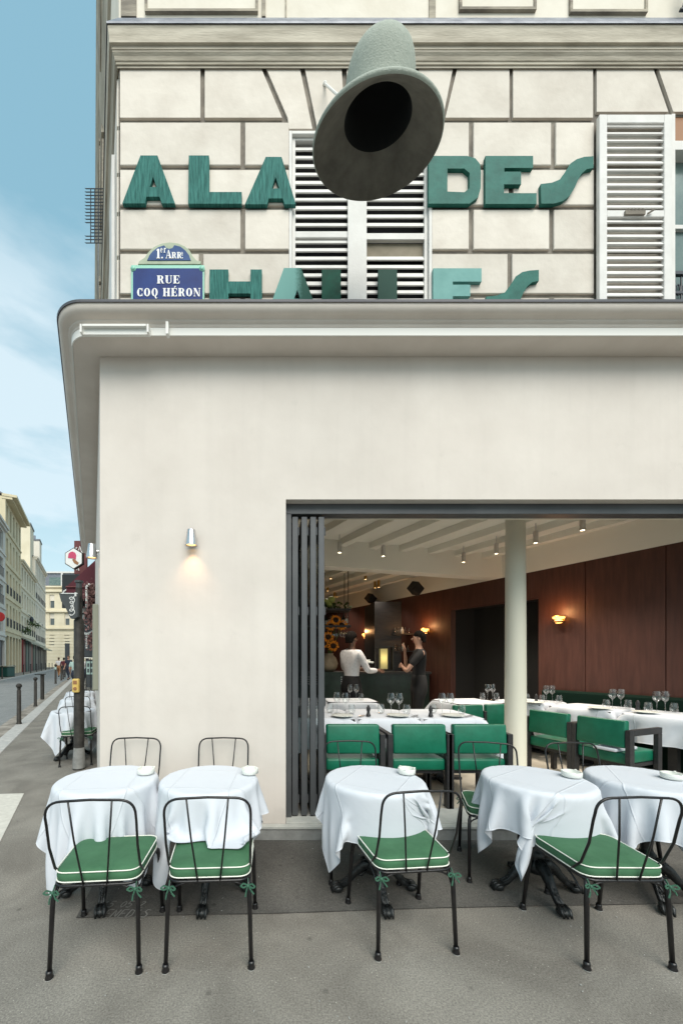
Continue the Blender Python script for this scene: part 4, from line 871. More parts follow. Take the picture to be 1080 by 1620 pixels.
# ================================================================== BISTRO CHAIR
def bez(p0, p1, p2, n=6):
    p0, p1, p2 = Vector(p0), Vector(p1), Vector(p2)
    return [p0 * (1 - t) ** 2 + p1 * 2 * t * (1 - t) + p2 * t * t for t in [i / n for i in range(n + 1)]]
def rtrap(wb, wf, dp, r, z, n=6):           # rounded trapezoid outline, back at y=0 .. front y=dp
    c = [(-wb / 2, 0), (wb / 2, 0), (wf / 2, dp), (-wf / 2, dp)]; out = []
    for i in range(4):
        a, b, d = Vector((*c[i - 1], 0)), Vector((*c[i], 0)), Vector((*c[(i + 1) % 4], 0))
        p, q = b + (a - b).normalized() * r, b + (d - b).normalized() * r
        out += bez(p, b, q, n)
    return [Vector((v.x, v.y, z)) for v in out]
def bistro_chair():
    t = thing('terrace_chair', 'x', 'chair', group='black tubular terrace chairs with green piped cushions')
    m = M['black_metal']
    g = MB(); r = .0063
    top = [(-.200, .10, .425), (-.200, .03, .50), (-.202, -.02, .62), (-.203, -.045, .74)] + [tuple(v) for v in bez((-.203, -.055, .775), (-.203, -.065, .848), (-.130, -.065, .852), 7)]
    top += [(x, y, z) for x, y, z in [(0, -.066, .857)]] + [(-x, y, z) for x, y, z in reversed(top)]
    g.tube(top, r, 8); g.build('back_frame', m, t, smooth=True)
    for sgn in (-1, 1):
        g = MB(); g.tube([(sgn * .098, -.066, .853), (sgn * .08, -.045, .66), (sgn * .054, -.002, .425)], .0046, 8); g.build('spindle', m, t, smooth=True)
    g = MB(); g.tube(rtrap(.39, .43, .365, .06, .425), .0075, 8, closed=True)
    # curved braces under the ring
    for sx in (-1, 1):
        g.tube(bez((sx * .193, .01, .355), (sx * .185, .005, .405), (sx * .11, .0, .42), 5), .005, 6)
        g.tube(bez((sx * .197, .02, .345), (sx * .20, .06, .40), (sx * .20, .13, .422), 5), .005, 6)
        g.tube(bez((sx * .218, .368, .345), (sx * .212, .36, .41), (sx * .14, .365, .42), 5), .005, 6)
    g.tube([(-.19, .03, .418), (.2, .34, .418)], .005, 6); g.tube([(.19, .03, .414), (-.2, .34, .414)], .005, 6)
    g.build('seat_frame', m, t, smooth=True)
    for sx in (-1, 1):
        for fr in (0, 1):
            if fr: pts = [(sx * .203, .335, .425), (sx * .213, .365, .40), (sx * .217, .378, .34), (sx * .226, .425, .012)]
            else: pts = [(sx * .188, .02, .425), (sx * .194, .004, .39), (sx * .197, .0, .33), (sx * .206, -.012, .012)]
            g = MB(); g.tube(pts, [.0075, .0105, .0115, .0105], 10); l_ = g.build('leg', m, t, smooth=True)
            e = pts[-1]; g = MB(); g.lathe([(.001, .04), (.0135, .038), (.0155, .028), (.0145, .018), (.0185, .010), (.0185, .004)], (e[0], e[1], 0), 14); g.build('foot_cap', m, l_, smooth=True)
            g = MB(); g.lathe([(.001, .004), (.0175, .004), (.0175, .0002), (.001, .0002)], (e[0], e[1], 0), 12); g.build('foot_pad', M['pad'], l_)
    # cushion
    def outline(z, ins): return [Vector((v.x, v.y + ins, z)) for v in rtrap(.392 - 2 * ins, .432 - 2 * ins, .355 - 2 * ins, .06 - ins * .4, z)]
    lev = [(.437, .004), (.441, .0), (.462, -.003), (.482, .0), (.488, .008), (.493, .03), (.496, .08), (.497, .14)]
    g = MB(); rings = [[Vector((v.x, v.y + .008, v.z)) for v in outline(z, i)] for z, i in lev]; n = len(rings[0])
    vs = [v for r_ in rings for v in r_]; fs = [(i * n + k, i * n + (k + 1) % n, (i + 1) * n + (k + 1) % n, (i + 1) * n + k) for i in range(len(rings) - 1) for k in range(n)]
    fs += [tuple(range(n)), tuple((len(rings) - 1) * n + k for k in range(n))]
    g.add(vs, fs); cu = g.build('cushion', M['cushion'], t, smooth=True, auto=60)
    for z in (.440, .485):
        g = MB(); g.tube([Vector((v.x * 1.008, (v.y + .008 - .18) * 1.008 + .18, z)) for v in outline(z, -.001)], .0032, 6, closed=True); g.build('piping', M['piping'], cu, smooth=True)
    for sx in (-1, 1):
        g = MB(); cx, cy, cz_ = sx * .19, -.012, .405
        def rib(pts, w_=.007):
            pts = [((p_[0] - cx) * .72 + cx, p_[1], (p_[2] - cz_) * .8 + cz_) for p_ in pts]
            for i in range(len(pts) - 1):
                a, b = Vector(pts[i]), Vector(pts[i + 1]); n_ = Vector((0, 0, 1)).cross(b - a); n_ = (n_.normalized() if n_.length > 1e-6 else Vector((1, 0, 0))) * .0015
                up_ = (b - a).cross(n_).normalized() * w_ / 2
                g.add([a - up_ - n_, b - up_ - n_, b + up_ - n_, a + up_ - n_, a - up_ + n_, b - up_ + n_, b + up_ + n_, a + up_ + n_], [(0, 1, 2, 3), (7, 6, 5, 4), (0, 4, 5, 1), (3, 2, 6, 7)])
        rib([(cx, cy, cz_), (cx - .03, cy - .012, cz_ + .022), (cx - .05, cy - .015, cz_ + .008), (cx - .03, cy - .01, cz_ - .006), (cx, cy, cz_)])
        rib([(cx, cy, cz_), (cx + .028, cy - .012, cz_ + .018), (cx + .048, cy - .015, cz_ + .0), (cx + .03, cy - .01, cz_ - .01), (cx, cy, cz_)])
        rib([(cx, cy, cz_), (cx - .012, cy - .012, cz_ - .03), (cx - .018, cy - .010, cz_ - .062)]); rib([(cx, cy, cz_), (cx + .022, cy - .012, cz_ - .025), (cx + .040, cy - .008, cz_ - .048)])
        rib([(cx, cy + .02, .435), (cx, cy, cz_)]); g.ball((cx, cy - .003, cz_), .008, 6)
        g.build('tie', M['ribbon'], cu)
    return t
bc = snapshot(bistro_chair())
def place_rear(px1, py1, px2, py2, label):   # from the two near (rear) feet
    a, b = G(px1, py1), G(px2, py2); mdl = (a + b) / 2; ang_ = math.atan2(b.y - a.y, b.x - a.x)
    return put(bc, (mdl.x, mdl.y + .012, 0), ang_, label, USED)
place_rear(80, 1549, 217, 1540, 'leftmost front terrace chair, its back to the camera at the left corner table')
place_rear(267, 1538, 392, 1533, 'second front terrace chair from the left, its back to the camera at the second table')
c_ = place_rear(600, 1516, 719, 1512, 'front terrace chair with its back to the camera before the folding doors and middle table'); c_.rotation_euler.z += R(3)
c_ = place_rear(932, 1534, 1060, 1536, 'rightmost whole front terrace chair, turned slightly left before the right-hand tables'); c_.rotation_euler.z += R(.5)
def place_face(px, ytop, Y, label, rz=0):    # chair facing the camera: back top at Y
    x = (px - X0) * Y / F
    o = put(bc, (x + .066 * math.sin(-rz), Y - .066, 0), PI + rz, label, USED); return o
place_face(216, 1166, 3.10, 'empty chair facing the camera behind the leftmost table, against the plaster wall')
place_face(354, 1166, 3.10, 'empty chair facing the camera behind the second table, below the steel wall lamp')
place_face(553, 1167, 2.98, 'chair facing the camera behind the middle table, before the first green armchair', R(0))
place_face(762, 1169, 2.93, 'chair facing the camera between the middle table and the fourth table, cushion in view', R(-16))
place_face(902, 1172, 2.92, 'grey-sheened chair facing the camera behind the fourth table', R(0))
put(bc, (2.86, 2.05, 0), R(-62), 'cut-off chair at the right edge of the picture, only its seat corner in view', USED)
# terrace chairs down the side street
def place_side(px, py, Y, rz, label): x = (px - X0) * Y / F; return put(bc, (x, Y, 0), rz, label, USED)
place_side(120, 0, 5.28, SROT * .55, 'nearest side-street chair with its back to us behind the dark pole')
place_side(124, 0, 6.75, SROT * .6, 'second side-street chair with its back to us between the white-clothed tables')
place_side(127, 0, 8.35, SROT * .8, 'third side-street chair with its back to us beyond the second side table')
place_side(131, 0, 9.9, SROT * .8 + PI, 'farthest side-street chair facing us behind the last side table')

# ================================================================== ROUND TABLES
def iron_table():
    t = thing('bistro_table', 'x', 'table', group='round bistro tables with cast iron claw-foot bases')
    h = .735
    g = MB(); g.lathe([(.001, h - .028), (.285, h - .028), (.299, h - .024), (.301, h - .014), (.292, h - .004), (.001, h - .003)], (0, 0, 0), 48); g.build('tabletop', M['dark_wood'], t, smooth=True, auto=40)
    g = MB(); g.lathe([(.001, .13), (.05, .13), (.062, .16), (.058, .20), (.040, .215), (.046, .235), (.050, .25), (.036, .265), (.030, .29), (.034, .33), (.052, .38), (.056, .42), (.046, .47), (.034, .50), (.040, .515), (.034, .53), (.028, .60), (.028, .66), (.06, .69), (.10, .705), (.001, .707)], (0, 0, 0), 24); g.build('column', M['cast_iron'], t, smooth=True)
    for k in range(4):
        a = PI / 4 + k * PI / 2; d = Vector((math.cos(a), math.sin(a), 0)); s_ = Vector((-d.y, d.x, 0))
        g = MB(); pts = [d * .03 + Vector((0, 0, .19)), d * .075 + Vector((0, 0, .183)), d * .115 + Vector((0, 0, .150)), d * .15 + Vector((0, 0, .105)), d * .185 + Vector((0, 0, .062)), d * .222 + Vector((0, 0, .042))]
        g.tube(pts, [.040, .036, .030, .024, .020, .021], 10)
        g.tube([p + Vector((0, 0, r_ * .9)) + s_ * .012 for p, r_ in zip(pts, [.040, .036, .030, .024, .020, .021])], .0085, 6); g.tube([p + Vector((0, 0, r_ * .9)) - s_ * .012 for p, r_ in zip(pts, [.040, .036, .030, .024, .020, .021])], .0085, 6)
        for q in range(7): p = pts[1] + (pts[4] - pts[1]) * (q / 6) + Vector((0, 0, .030)); g.ball(p, .010, 6)
        # scroll between leg and column
        g.tube([d * .05 + Vector((0, 0, .14)), d * .09 + Vector((0, 0, .11)), d * .12 + Vector((0, 0, .12)), d * .11 + Vector((0, 0, .145))], .010, 6)
        lg = g.build('leg', M['cast_iron'], t, smooth=True)
        g = MB(); g.ball(d * .240 + Vector((0, 0, .030)), .034, 10, (1.1, 1.1, .85))
        for q in (-1, 0, 1): g.tube([d * .225 + s_ * q * .02 + Vector((0, 0, .055)), d * .260 + s_ * q * .024 + Vector((0, 0, .048)), d * .280 + s_ * q * .022 + Vector((0, 0, .012))], [.012, .011, .006], 6)
        g.build('claw_foot', M['cast_iron'], lg, smooth=True)
    return t
it = snapshot(iron_table())

# ---- table linen draped by a small position-based cloth solver
def drape(size, n, shape, h, rot, offs=(0, 0), steps=210, inner=12, seed=1, box=None, R_=.316, seat=None, seat_top=False):
    rng = np.random.RandomState(seed)
    lin = (np.arange(n) / (n - 1) - .5) * size if not isinstance(size, tuple) else None
    if lin is not None: gx, gy = np.meshgrid(lin, lin, indexing='ij'); sx = sy = size / (n - 1); nx = ny = n
    else:
        nx = n; ny = max(4, int(round(n * size[1] / size[0]))); gx, gy = np.meshgrid((np.arange(nx) / (nx - 1) - .5) * size[0], (np.arange(ny) / (ny - 1) - .5) * size[1], indexing='ij'); sx = size[0] / (nx - 1); sy = size[1] / (ny - 1)
    c, s_ = math.cos(rot), math.sin(rot)
    X = np.stack([gx * c - gy * s_ + offs[0], gx * s_ + gy * c + offs[1], np.full_like(gx, h + .004)], -1)
    X[..., 2] += rng.rand(nx, ny) * .004
    # smooth low-frequency sideways nudge gives each cloth its own folds
    ph = rng.rand(6) * 6.28
    Pv = X.copy(); dg = math.hypot(sx, sy)
    cons = [((slice(0, -1), slice(None)), (slice(1, None), slice(None)), sx, 1.0), ((slice(None), slice(0, -1)), (slice(None), slice(1, None)), sy, 1.0),
            ((slice(0, -1), slice(0, -1)), (slice(1, None), slice(1, None)), dg, .28), ((slice(0, -1), slice(1, None)), (slice(1, None), slice(0, -1)), dg, .28),
            ((slice(0, -3), slice(None)), (slice(3, None), slice(None)), 3 * sx, .10), ((slice(None), slice(0, -3)), (slice(None), slice(3, None)), 3 * sy, .10)]
    X0_ = X.copy(); X0_[..., 2] = h
    pin = (np.hypot(X[..., 0], X[..., 1]) < R_ - .03) if shape == 'disc' else ((abs(X[..., 0]) < box[0] - .03) & (abs(X[..., 1]) < box[1] - .03))
    for st in range(steps):
        V = (X - Pv) * .97; V[..., 2] -= .0015
        if st < 60:
            th = np.arctan2(X[..., 1] - offs[1], X[..., 0] - offs[0]); V[..., 0] += 3e-4 * np.cos(3 * th + ph[0]) * (X[..., 2] < h - .02); V[..., 1] += 3e-4 * np.sin(4 * th + ph[1]) * (X[..., 2] < h - .02)
        np.clip(V, -.02, .02, V); Pv = X.copy(); X = X + V
        for it_ in range(inner):
            for A, B_, L0, k in cons:
                d = X[B_] - X[A]; ln = np.sqrt((d * d).sum(-1)) + 1e-9
                cf = (ln - L0) / ln
                if L0 > 2.5 * min(sx, sy): cf = np.minimum(cf, 0)
                cr = d * (cf * k * .42)[..., None]
                X[A] += cr; X[B_] -= cr
            X[pin] = X0_[pin]
            if seat:
                x_, y_, z_ = X[..., 0], X[..., 1], X[..., 2]; inx = (x_ > seat[0]) & (x_ < seat[1]) & (y_ < seat[2]) & (y_ > seat[2] - (.46 if seat_top else .22))
                if seat_top: X[..., 2] = np.where(inx & (z_ < .506) & (z_ > .40), .506, z_)
                else: X[..., 1] = np.where(inx & (z_ < .56), np.minimum(seat[2], y_ + .003), y_)
            if shape == 'disc':
                r = np.hypot(X[..., 0], X[..., 1]) + 1e-9; ins = (r < R_) & (X[..., 2] < h)
                top = ins & ((h - X[..., 2]) <= (R_ - r) + .004); side = ins & ~top
                X[..., 2] = np.where(top, h, X[..., 2])
                f_ = np.where(side, R_ / r, 1.0); X[..., 0] *= f_; X[..., 1] *= f_
            else:
                hx, hy = box; px_, py_ = X[..., 0], X[..., 1]; ins = (abs(px_) < hx) & (abs(py_) < hy) & (X[..., 2] < h)
                dz = h - X[..., 2]; dx = hx - abs(px_); dy = hy - abs(py_)
                top = ins & (dz <= np.minimum(dx, dy) + .004); sxm = ins & ~top & (dx <= dy); sym = ins & ~top & (dx > dy)
                X[..., 2] = np.where(top, h, X[..., 2]); X[..., 0] = np.where(sxm, np.sign(px_) * hx, px_); X[..., 1] = np.where(sym, np.sign(py_) * hy, X[..., 1])
        X[pin] = X0_[pin]; on = X[..., 2] > h - .003
        Pv[..., 0] = np.where(on, X[..., 0], Pv[..., 0]); Pv[..., 1] = np.where(on, X[..., 1], Pv[..., 1])
    mb = MB(); flat = X.reshape(-1, 3); mb.v = [Vector(p) for p in flat]
    mb.f = [(i * ny + j, (i + 1) * ny + j, (i + 1) * ny + j + 1, i * ny + j + 1) for i in range(nx - 1) for j in range(ny - 1)]
    mb.uv = [(i / (nx - 1), j / (ny - 1)) for i in range(nx) for j in range(ny)]
    return mb
def cloth_obj(mb, loc, label, grp, rz=0):
    o = mb.build('tablecloth', M['linen'], None, smooth=True, sub=1)
    o.location = loc; o.rotation_euler = (0, 0, rz); tag(o, label, 'tablecloth', grp); return o
GC = 'white cloths on the round terrace tables'
tabs = [((170, 0), 2.42, R(6), 1.09, 'leftmost round terrace table, at the corner of the building', 'white cloth over the leftmost round terrace table, bare of any chair on its street side', 11, (0, -.03), R(60)),
        ((331, 0), 2.42, R(-3), 1.06, 'second round terrace table from the left', 'white cloth over the second round table, its front flap lying above the green seat', 12, (-.01, -.02), R(45)),
        ((592, 0), 2.42, R(57), 1.04, 'middle round terrace table before the folding doors', 'white cloth over the middle round table, one long corner hanging to the front left', 13, (-.01, -.05), R(47)),
        ((848, 0), 2.42, R(33), 1.03, 'fourth round terrace table from the left, before the cream column', 'white cloth over the fourth round table, pointed corner hanging beside the iron column', 14, (-.01, -.03), R(42)),
        ((1022, 0), 2.42, R(58), 1.04, 'rightmost round terrace table, running off the picture', 'white cloth over the rightmost round table at the picture edge', 15, (.0, -.03), R(20))]
SEATS = {11: None, 12: (-.16, .32, -.24), 13: (-.22, .27, -.16), 14: (-.20, .25, -.25), 15: None}
for (px, _), Y, rot, size, lt, lc, sdn, off_, tr in tabs:
    x = (px - X0) * Y / F
    put(it, (x, Y, 0), tr, lt, USED)
    cloth_obj(drape(size, 60, 'disc', .737, rot, off_, seed=sdn, seat=SEATS[sdn], seat_top=(sdn == 12)), (x, Y, 0), lc, GC)
side_tabs = [(5.75, 'nearest side-street table behind the dark pole', 'white cloth on the nearest side-street table'), (7.45, 'second side-street table along the wall', 'white cloth on the second side-street table'), (9.1, 'farthest side-street table along the wall', 'white cloth on the farthest side-street table')]
shared = drape(1.2, 40, 'disc', .737, R(30), (0, 0), steps=110, inner=10, seed=21)
sc0 = None
for Y, lt, lc in side_tabs:
    p = S(-.30, Y); put(it, (p.x, p.y, 0), R(10), lt, USED)
    if sc0 is None: sc0 = cloth_obj(shared, (p.x, p.y, 0), lc, 'white cloths on the side-street tables')
    else:
        c_ = sc0.copy(); col.objects.link(c_); c_.location = (p.x, p.y, 0); c_.rotation_euler.z = R(17) * Y; c_['label'] = lc
# ashtrays
def ashtray():
    t = thing('ashtray', 'x', 'ashtray', group='white ceramic ashtrays on the terrace tables')
    g = MB(); g.lathe([(.001, 0), (.052, 0), (.056, .004), (.057, .030), (.054, .034), (.048, .033), (.045, .010), (.001, .008)], (0, 0, 0), 32); g.build('dish', M['ceramic'], t, smooth=True, auto=50)
    g = MB()
    for k in range(3): a = k * 2.1 + .4; g.box((.051 * math.cos(a), .051 * math.sin(a), .036), (.016, .010, .006), rz=a)
    g.build('cigarette_rest', M['ceramic'], t, bevel=.002)
    return t
at = snapshot(ashtray())
for px, py, lb in ((231, 1224, 'leftmost'), (395, 1224, 'second'), (643, 1224, 'middle'), (904, 1229, 'fourth'), (1063, 1232, 'rightmost')):
    p = G(px, py, .742); put(at, (p.x, p.y, .744), random.random() * 6, 'white ashtray near the back rim of the %s round terrace table' % lb, USED)

# ================================================================== INTERIOR FURNITURE
def armchair():
    t = thing('armchair', 'x', 'armchair', group='green leather armchairs with dark square frames'); z0 = 0
    g = MB(); g.box((0, .035, .64), (.49, .075, .27), M=Matrix.Rotation(R(-4), 4, 'X')); g.build('back_cushion', M['leather'], t, bevel=.018, seg=3, smooth=True)
    g = MB(); g.bb(-.245, .245, .02, .55, .345, .455); g.build('seat_cushion', M['leather'], t, bevel=.02, seg=3, smooth=True)
    g = MB(); g.bb(-.246, .246, .06, .52, .31, .344); g.bb(-.03, .03, .06, .12, .0, .31) if 0 else None; g.build('seat_frame', M['dark_wood'], t)
    for sx in (-1, 1):
        x = sx * .272; g = MB(); hw = .024
        g.bb(x - hw, x + hw, -.01, .065, 0, .69); g.bb(x - hw, x + hw, .48, .55, 0, .63); g.bb(x - hw, x + hw, .065, .55, .63, .69); g.build('arm_frame', M['dark_wood'], t, bevel=.004, seg=1)
    return t
ac = snapshot(armchair())
fy = 3.44
for px, lb in ((558.5, 'green leather armchair nearest the folding doors, back to the terrace'), (664, 'middle green leather armchair of the three backing onto the terrace'), (760, 'green leather armchair beside the cream column, back to the terrace')):
    put(ac, ((px - X0) * fy / F, fy, FZ), 0, lb, USED)
put(ac, (3.37, 3.84, FZ), R(-70), 'near right-hand green armchair with a folded napkin on its seat', USED, (.88, .95, 1))
put(ac, (3.19, 4.33, FZ), R(-70), 'second right-hand green armchair, behind the one with the napkin', USED, (.88, .95, 1))
put(ac, (2.62, 4.95, FZ), R(8), 'dark green armchair at the mid-room table, left of the cream column', USED, (.85, .9, 1))
put(ac, (3.08, 5.02, FZ), R(8), 'dark green armchair at the mid-room table, half hidden by the cream column', USED, (.85, .9, 1))
g = MB(); g.box((3.53, 3.84, FZ + .475), (.20, .36, .03), rz=R(-70)); g.box((3.55, 3.86, FZ + .50), (.16, .26, .02), rz=R(-60)); o = g.build('napkin', M['linen'], None, bevel=.008, smooth=True); tag(o, 'folded white napkin lying on the near right-hand green armchair', 'napkin')

TZ = FZ + .76
def dining_table(loc, rz, w_, d_, label, clabel, seed, drop=.30, grp='square dining tables inside'):
    t = thing('dining_table', label, 'table', (loc[0], loc[1], FZ), rz, grp)
    g = MB(); g.bb(-w_ / 2 + .016, w_ / 2 - .016, -d_ / 2 + .016, d_ / 2 - .016, .72, .745); g.build('tabletop', M['dark_wood'], t)
    g = MB(); g.bb(-.04, .04, -.04, .04, .02, .725); g.build('pedestal', M['dark_wood'], t)
    g = MB(); g.bb(-.25, .25, -.04, .04, 0, .03); g.bb(-.04, .04, -.25, .25, 0.001, .031); g.build('foot', M['dark_wood'], t)
    o = cloth_obj(drape((w_ + 2 * drop, d_ + 2 * drop), 34, 'box', .757, 0, (0, 0), steps=80, inner=10, seed=seed, box=(w_ / 2, d_ / 2)), (loc[0], loc[1], FZ), clabel, 'white cloths on the dining tables inside', rz)
front_y = 4.32
dts = [((.55, front_y), 0, .685, .80, 'dining table nearest the folding doors'), ((1.24, front_y), 0, .685, .80, 'dining table in the middle of the window row'), ((1.93, front_y), 0, .685, .80, 'dining table at the right end of the window row')]
for i, (l_, rz, w_, d_, lb) in enumerate(dts): dining_table(l_, rz, w_, d_, lb, 'white cloth on the ' + lb, 31 + i)
dining_table((1.22, 5.85), 0, .8, .55, 'dining table in front of the server in the white shirt', 'white cloth on the table in front of the white-shirted server', 35)
dining_table((.35, 5.85), 0, .8, .55, 'second-row dining table behind the folding doors', 'white cloth on the second-row table behind the folding doors', 36)
dining_table((4.56, 4.23), R(25.6), .7, .7, 'near right-hand dining table running off the picture', 'white cloth with a pointed hanging corner on the near right-hand dining table', 37)
dining_table((4.24, 4.95), R(25.6), .7, .7, 'second right-hand dining table beside the green banquette', 'white cloth on the second right-hand dining table', 38)
dining_table((3.90, 5.66), R(25.6), .7, .7, 'third right-hand dining table, seen just right of the cream column', 'white cloth on the third right-hand dining table', 39)
dining_table((2.98, 5.7), R(10), .8, .7, 'mid-room dining table seen just left of the cream column', 'white cloth on the mid-room table left of the cream column', 40)

def wine_glass():
    t = thing('wine_glass', 'x', 'glass', group='stemmed wine glasses on the dining tables')
    g = MB(); g.lathe([(.034, 0), (.034, .002), (.006, .006), (.004, .02), (.004, .10), (.010, .115), (.030, .135), (.042, .165), (.043, .185), (.036, .22), (.031, .24)], (0, 0, 0), 20); g.build('bowl_and_stem', M['glass'], t, smooth=True)
    return t
def tumbler():
    t = thing('tumbler', 'x', 'glass', group='stemless glasses on the dining tables')
    g = MB(); g.lathe([(.001, .004), (.024, 0), (.034, .01), (.041, .035), (.040, .06), (.032, .105)], (0, 0, 0), 20); g.build('bowl', M['glass'], t, smooth=True)
    return t
def plate():
    t = thing('plate', 'x', 'plate', group='white plates on the dining tables')
    g = MB(); g.lathe([(.001, .004), (.07, .002), (.085, .006), (.12, .016), (.118, .019), (.08, .010), (.001, .008)], (0, 0, 0), 30); g.build('dish', M['ceramic'], t, smooth=True)
    return t
def mill():
    t = thing('pepper_mill', 'x', 'pepper mill', group='dark pepper mills on the dining tables')
    g = MB(); g.lathe([(.001, 0), (.026, 0), (.026, .01), (.018, .03), (.015, .05), (.022, .07), (.020, .078)], (0, 0, 0), 16); g.build('body', M['dark_wood'], t, smooth=True)
    g = MB(); g.lathe([(.020, .080), (.022, .09), (.012, .105), (.012, .112), (.006, .12), (.001, .121)], (0, 0, 0), 16); g.build('cap', M['dark_wood'], t, smooth=True)
    return t
wg, tm, plt, ml = snapshot(wine_glass()), snapshot(tumbler()), snapshot(plate()), snapshot(mill())
TT = TZ + .004
def on(sn, px, Y, label): put(sn, ((px - X0) * Y / F, Y, TT), 0, label, USED)
ft = 'on the table nearest the folding doors'; mt = 'on the middle table of the window row'; rt_ = 'on the right end table of the window row'
for px, Y, lb in ((533, 4.30, 'left wine glass ' + ft), (546.5, 4.22, 'right wine glass ' + ft), (618.5, 4.18, 'left wine glass ' + mt), (631, 4.18, 'right wine glass ' + mt), (699, 4.18, 'left wine glass ' + rt_), (712, 4.18, 'right wine glass ' + rt_),
                  (553.5, 5.72, 'left wine glass before the white-shirted server'), (563.5, 5.72, 'right wine glass before the white-shirted server'), (508, 5.72, 'wine glass just showing past the folding doors'),
                  (771, 5.75, 'left wine glass on the mid-room table by the column'), (779, 5.75, 'right wine glass on the mid-room table by the column'), (864, 5.45, 'left wine glass just right of the column on the third right-hand table'), (873.5, 5.45, 'right wine glass on the third right-hand table'),
                  (968.5, 4.75, 'left wine glass on the second right-hand table'), (982, 4.75, 'right wine glass on the second right-hand table'), (1038.5, 4.42, 'left wine glass on the near right-hand table'), (1052, 4.42, 'right wine glass on the near right-hand table')):
    on(wg, px, Y, lb)
for px, Y, lb in ((522, 4.32, 'stemless glass left of the wine pair ' + ft), (556, 4.25, 'stemless glass right of the wine pair ' + ft), (602.5, 4.28, 'stemless glass left of the wine pair ' + mt), (643, 4.22, 'stemless glass right of the wine pair ' + mt),
                  (685, 4.3, 'stemless glass behind the pepper mill ' + rt_), (730, 4.22, 'stemless glass at the far right end of the window row'), (571, 5.7, 'stemless glass right of the pair before the server'),
                  (763, 5.75, 'stemless glass left of the pair on the mid-room table'), (785, 5.75, 'stemless glass right of the pair on the mid-room table'), (857, 5.4, 'stemless glass beside the column on the third right-hand table'), (884, 5.35, 'stemless glass right of the pair on the third right-hand table'), (833, 5.6, 'stemless glass touching the cream column edge'),
                  (958.5, 4.78, 'stemless glass left of the pair on the second right-hand table'), (993, 4.72, 'stemless glass right of the pair on the second right-hand table'), (1025, 4.45, 'stemless glass left of the pair on the near right-hand table'), (1066, 4.38, 'stemless glass at the right picture edge')):
    on(tm, px, Y, lb)
for px, Y, lb in ((541, 4.02, 'white plate ' + ft), (629, 4.04, 'white plate ' + mt), (716, 4.04, 'white plate ' + rt_), (948, 4.66, 'white plate on the second right-hand table'), (1020, 4.3, 'white plate on the near right-hand table'), (845, 5.3, 'white plate on the third right-hand table')): on(plt, px, Y, lb)
for px, Y, lb in ((582.5, 4.05, 'pepper mill between the first and middle window tables'), (681, 4.02, 'pepper mill between the middle and right window tables'), (848, 5.4, 'pepper mill just right of the cream column'), (1008.5, 4.55, 'pepper mill between the two near right-hand tables')): on(ml, px, Y, lb)
def cutlery(px, Y, lb, rz=0):
    g = MB(); g.bb(-.012, -.006, -.09, .10, 0, .003); g.bb(.008, .018, -.09, .04, 0, .003); g.bb(.004, .021, .04, .10, 0, .002)
    o = g.build('cutlery', M['steel'], None); o.location = ((px - X0) * Y / F, Y, TT + .001); o.rotation_euler = (0, 0, rz); tag(o, lb, 'cutlery', 'knife and fork pairs on the dining tables')
cutlery(571, 4.05, 'knife and fork right of the plate ' + ft, R(-30)); cutlery(655, 4.06, 'knife and fork right of the plate ' + mt, R(-35)); cutlery(740, 4.05, 'knife and fork at the right end of the window row', R(-50))

# ---- bar
bar = thing('bar_counter', 'dark green bar counter at the back of the restaurant', 'bar counter', (2.0, 8.3, FZ), world=True)
g = MB(); g.bb(-1.5, 3.5, 8.3, 8.8, FZ, 1.2); g.build('front', M['bar_green'], bar)
g = MB(); g.bb(-1.5, 3.52, 8.22, 8.85, 1.2, 1.25); g.build('counter_top', M['dark_wood'], bar, bevel=.008)
g = MB()
for zz in (.98, 1.03, 1.08, 1.13): g.tube([(-1.5, 8.27, zz), (1.55, 8.27, zz)], .014, 6)
g.build('chrome_rail', M['steel'], bar)
rk = thing('hanging_rack', 'dark hanging bottle and glass rack over the bar', 'rack', P(520, 990, 8.0), world=True)
for zz, nm in ((P(0, 966, 8).z, 'upper_shelf'), (P(0, 992, 8).z, 'lower_shelf')):
    g = MB(); g.bb(-.8, (552 - X0) * 8 / F, 7.8, 8.25, zz - .02, zz + .02); g.build(nm, M['dark_wood'], rk)
g = MB()
for xx in (.2, .9, 1.6):
    for y_ in (7.82, 8.23): g.tube([(xx, y_, P(0, 993, 8).z), (xx, y_, CZ)], .008, 6)
g.build('hanging_rod', M['iron'], rk)
for i in range(9):
    p = P(514 + i * 4.4, 1001, 7.9); g = MB(); g.lathe([(.001, .10), (.034, .10), (.005, .09), (.004, .02), (.035, -.03), (.036, -.07), (.030, -.10)], tuple(p), 12)
    o = g.build('wine_glass', M['glass'], None); tag(o, 'upside-down wine glass in the row hanging under the bar rack', 'glass', 'wine glasses hanging under the bar rack')
for i, (px, hh_) in enumerate(((516, .22), (522, .28), (529, .26), (536, .30), (543, .26), (548, .31))):
    p = P(px, 990, 8.0); t = thing('bottle', 'bottle on the bar rack, number %s from the left' % ['one', 'two', 'three', 'four', 'five', 'six'][i], 'bottle', tuple(p), group='bottles on the hanging bar rack')
    t['label'] = ['clear bottle behind the upper sunflowers', 'tall bottle behind the middle sunflower', 'dark bottle just right of the sunflowers', 'tall bottle in the middle of the bar rack', 'short bottle near the right end of the bar rack', 'tallest bottle at the right end of the bar rack'][i]
    g = MB(); g.lathe([(.001, .0), (.036, 0), (.037, hh_ * .6), (.014, hh_ * .75), (.013, hh_), (.001, hh_)], (0, 0, 0), 12); g.build('glass', M['glass'] if i % 2 else M['bar_green'], t, smooth=True)
    g = MB(); g.lathe([(.038, hh_ * .15), (.038, hh_ * .48)], (0, 0, 0), 12); g.build('paper_label', M['ceramic'], t)
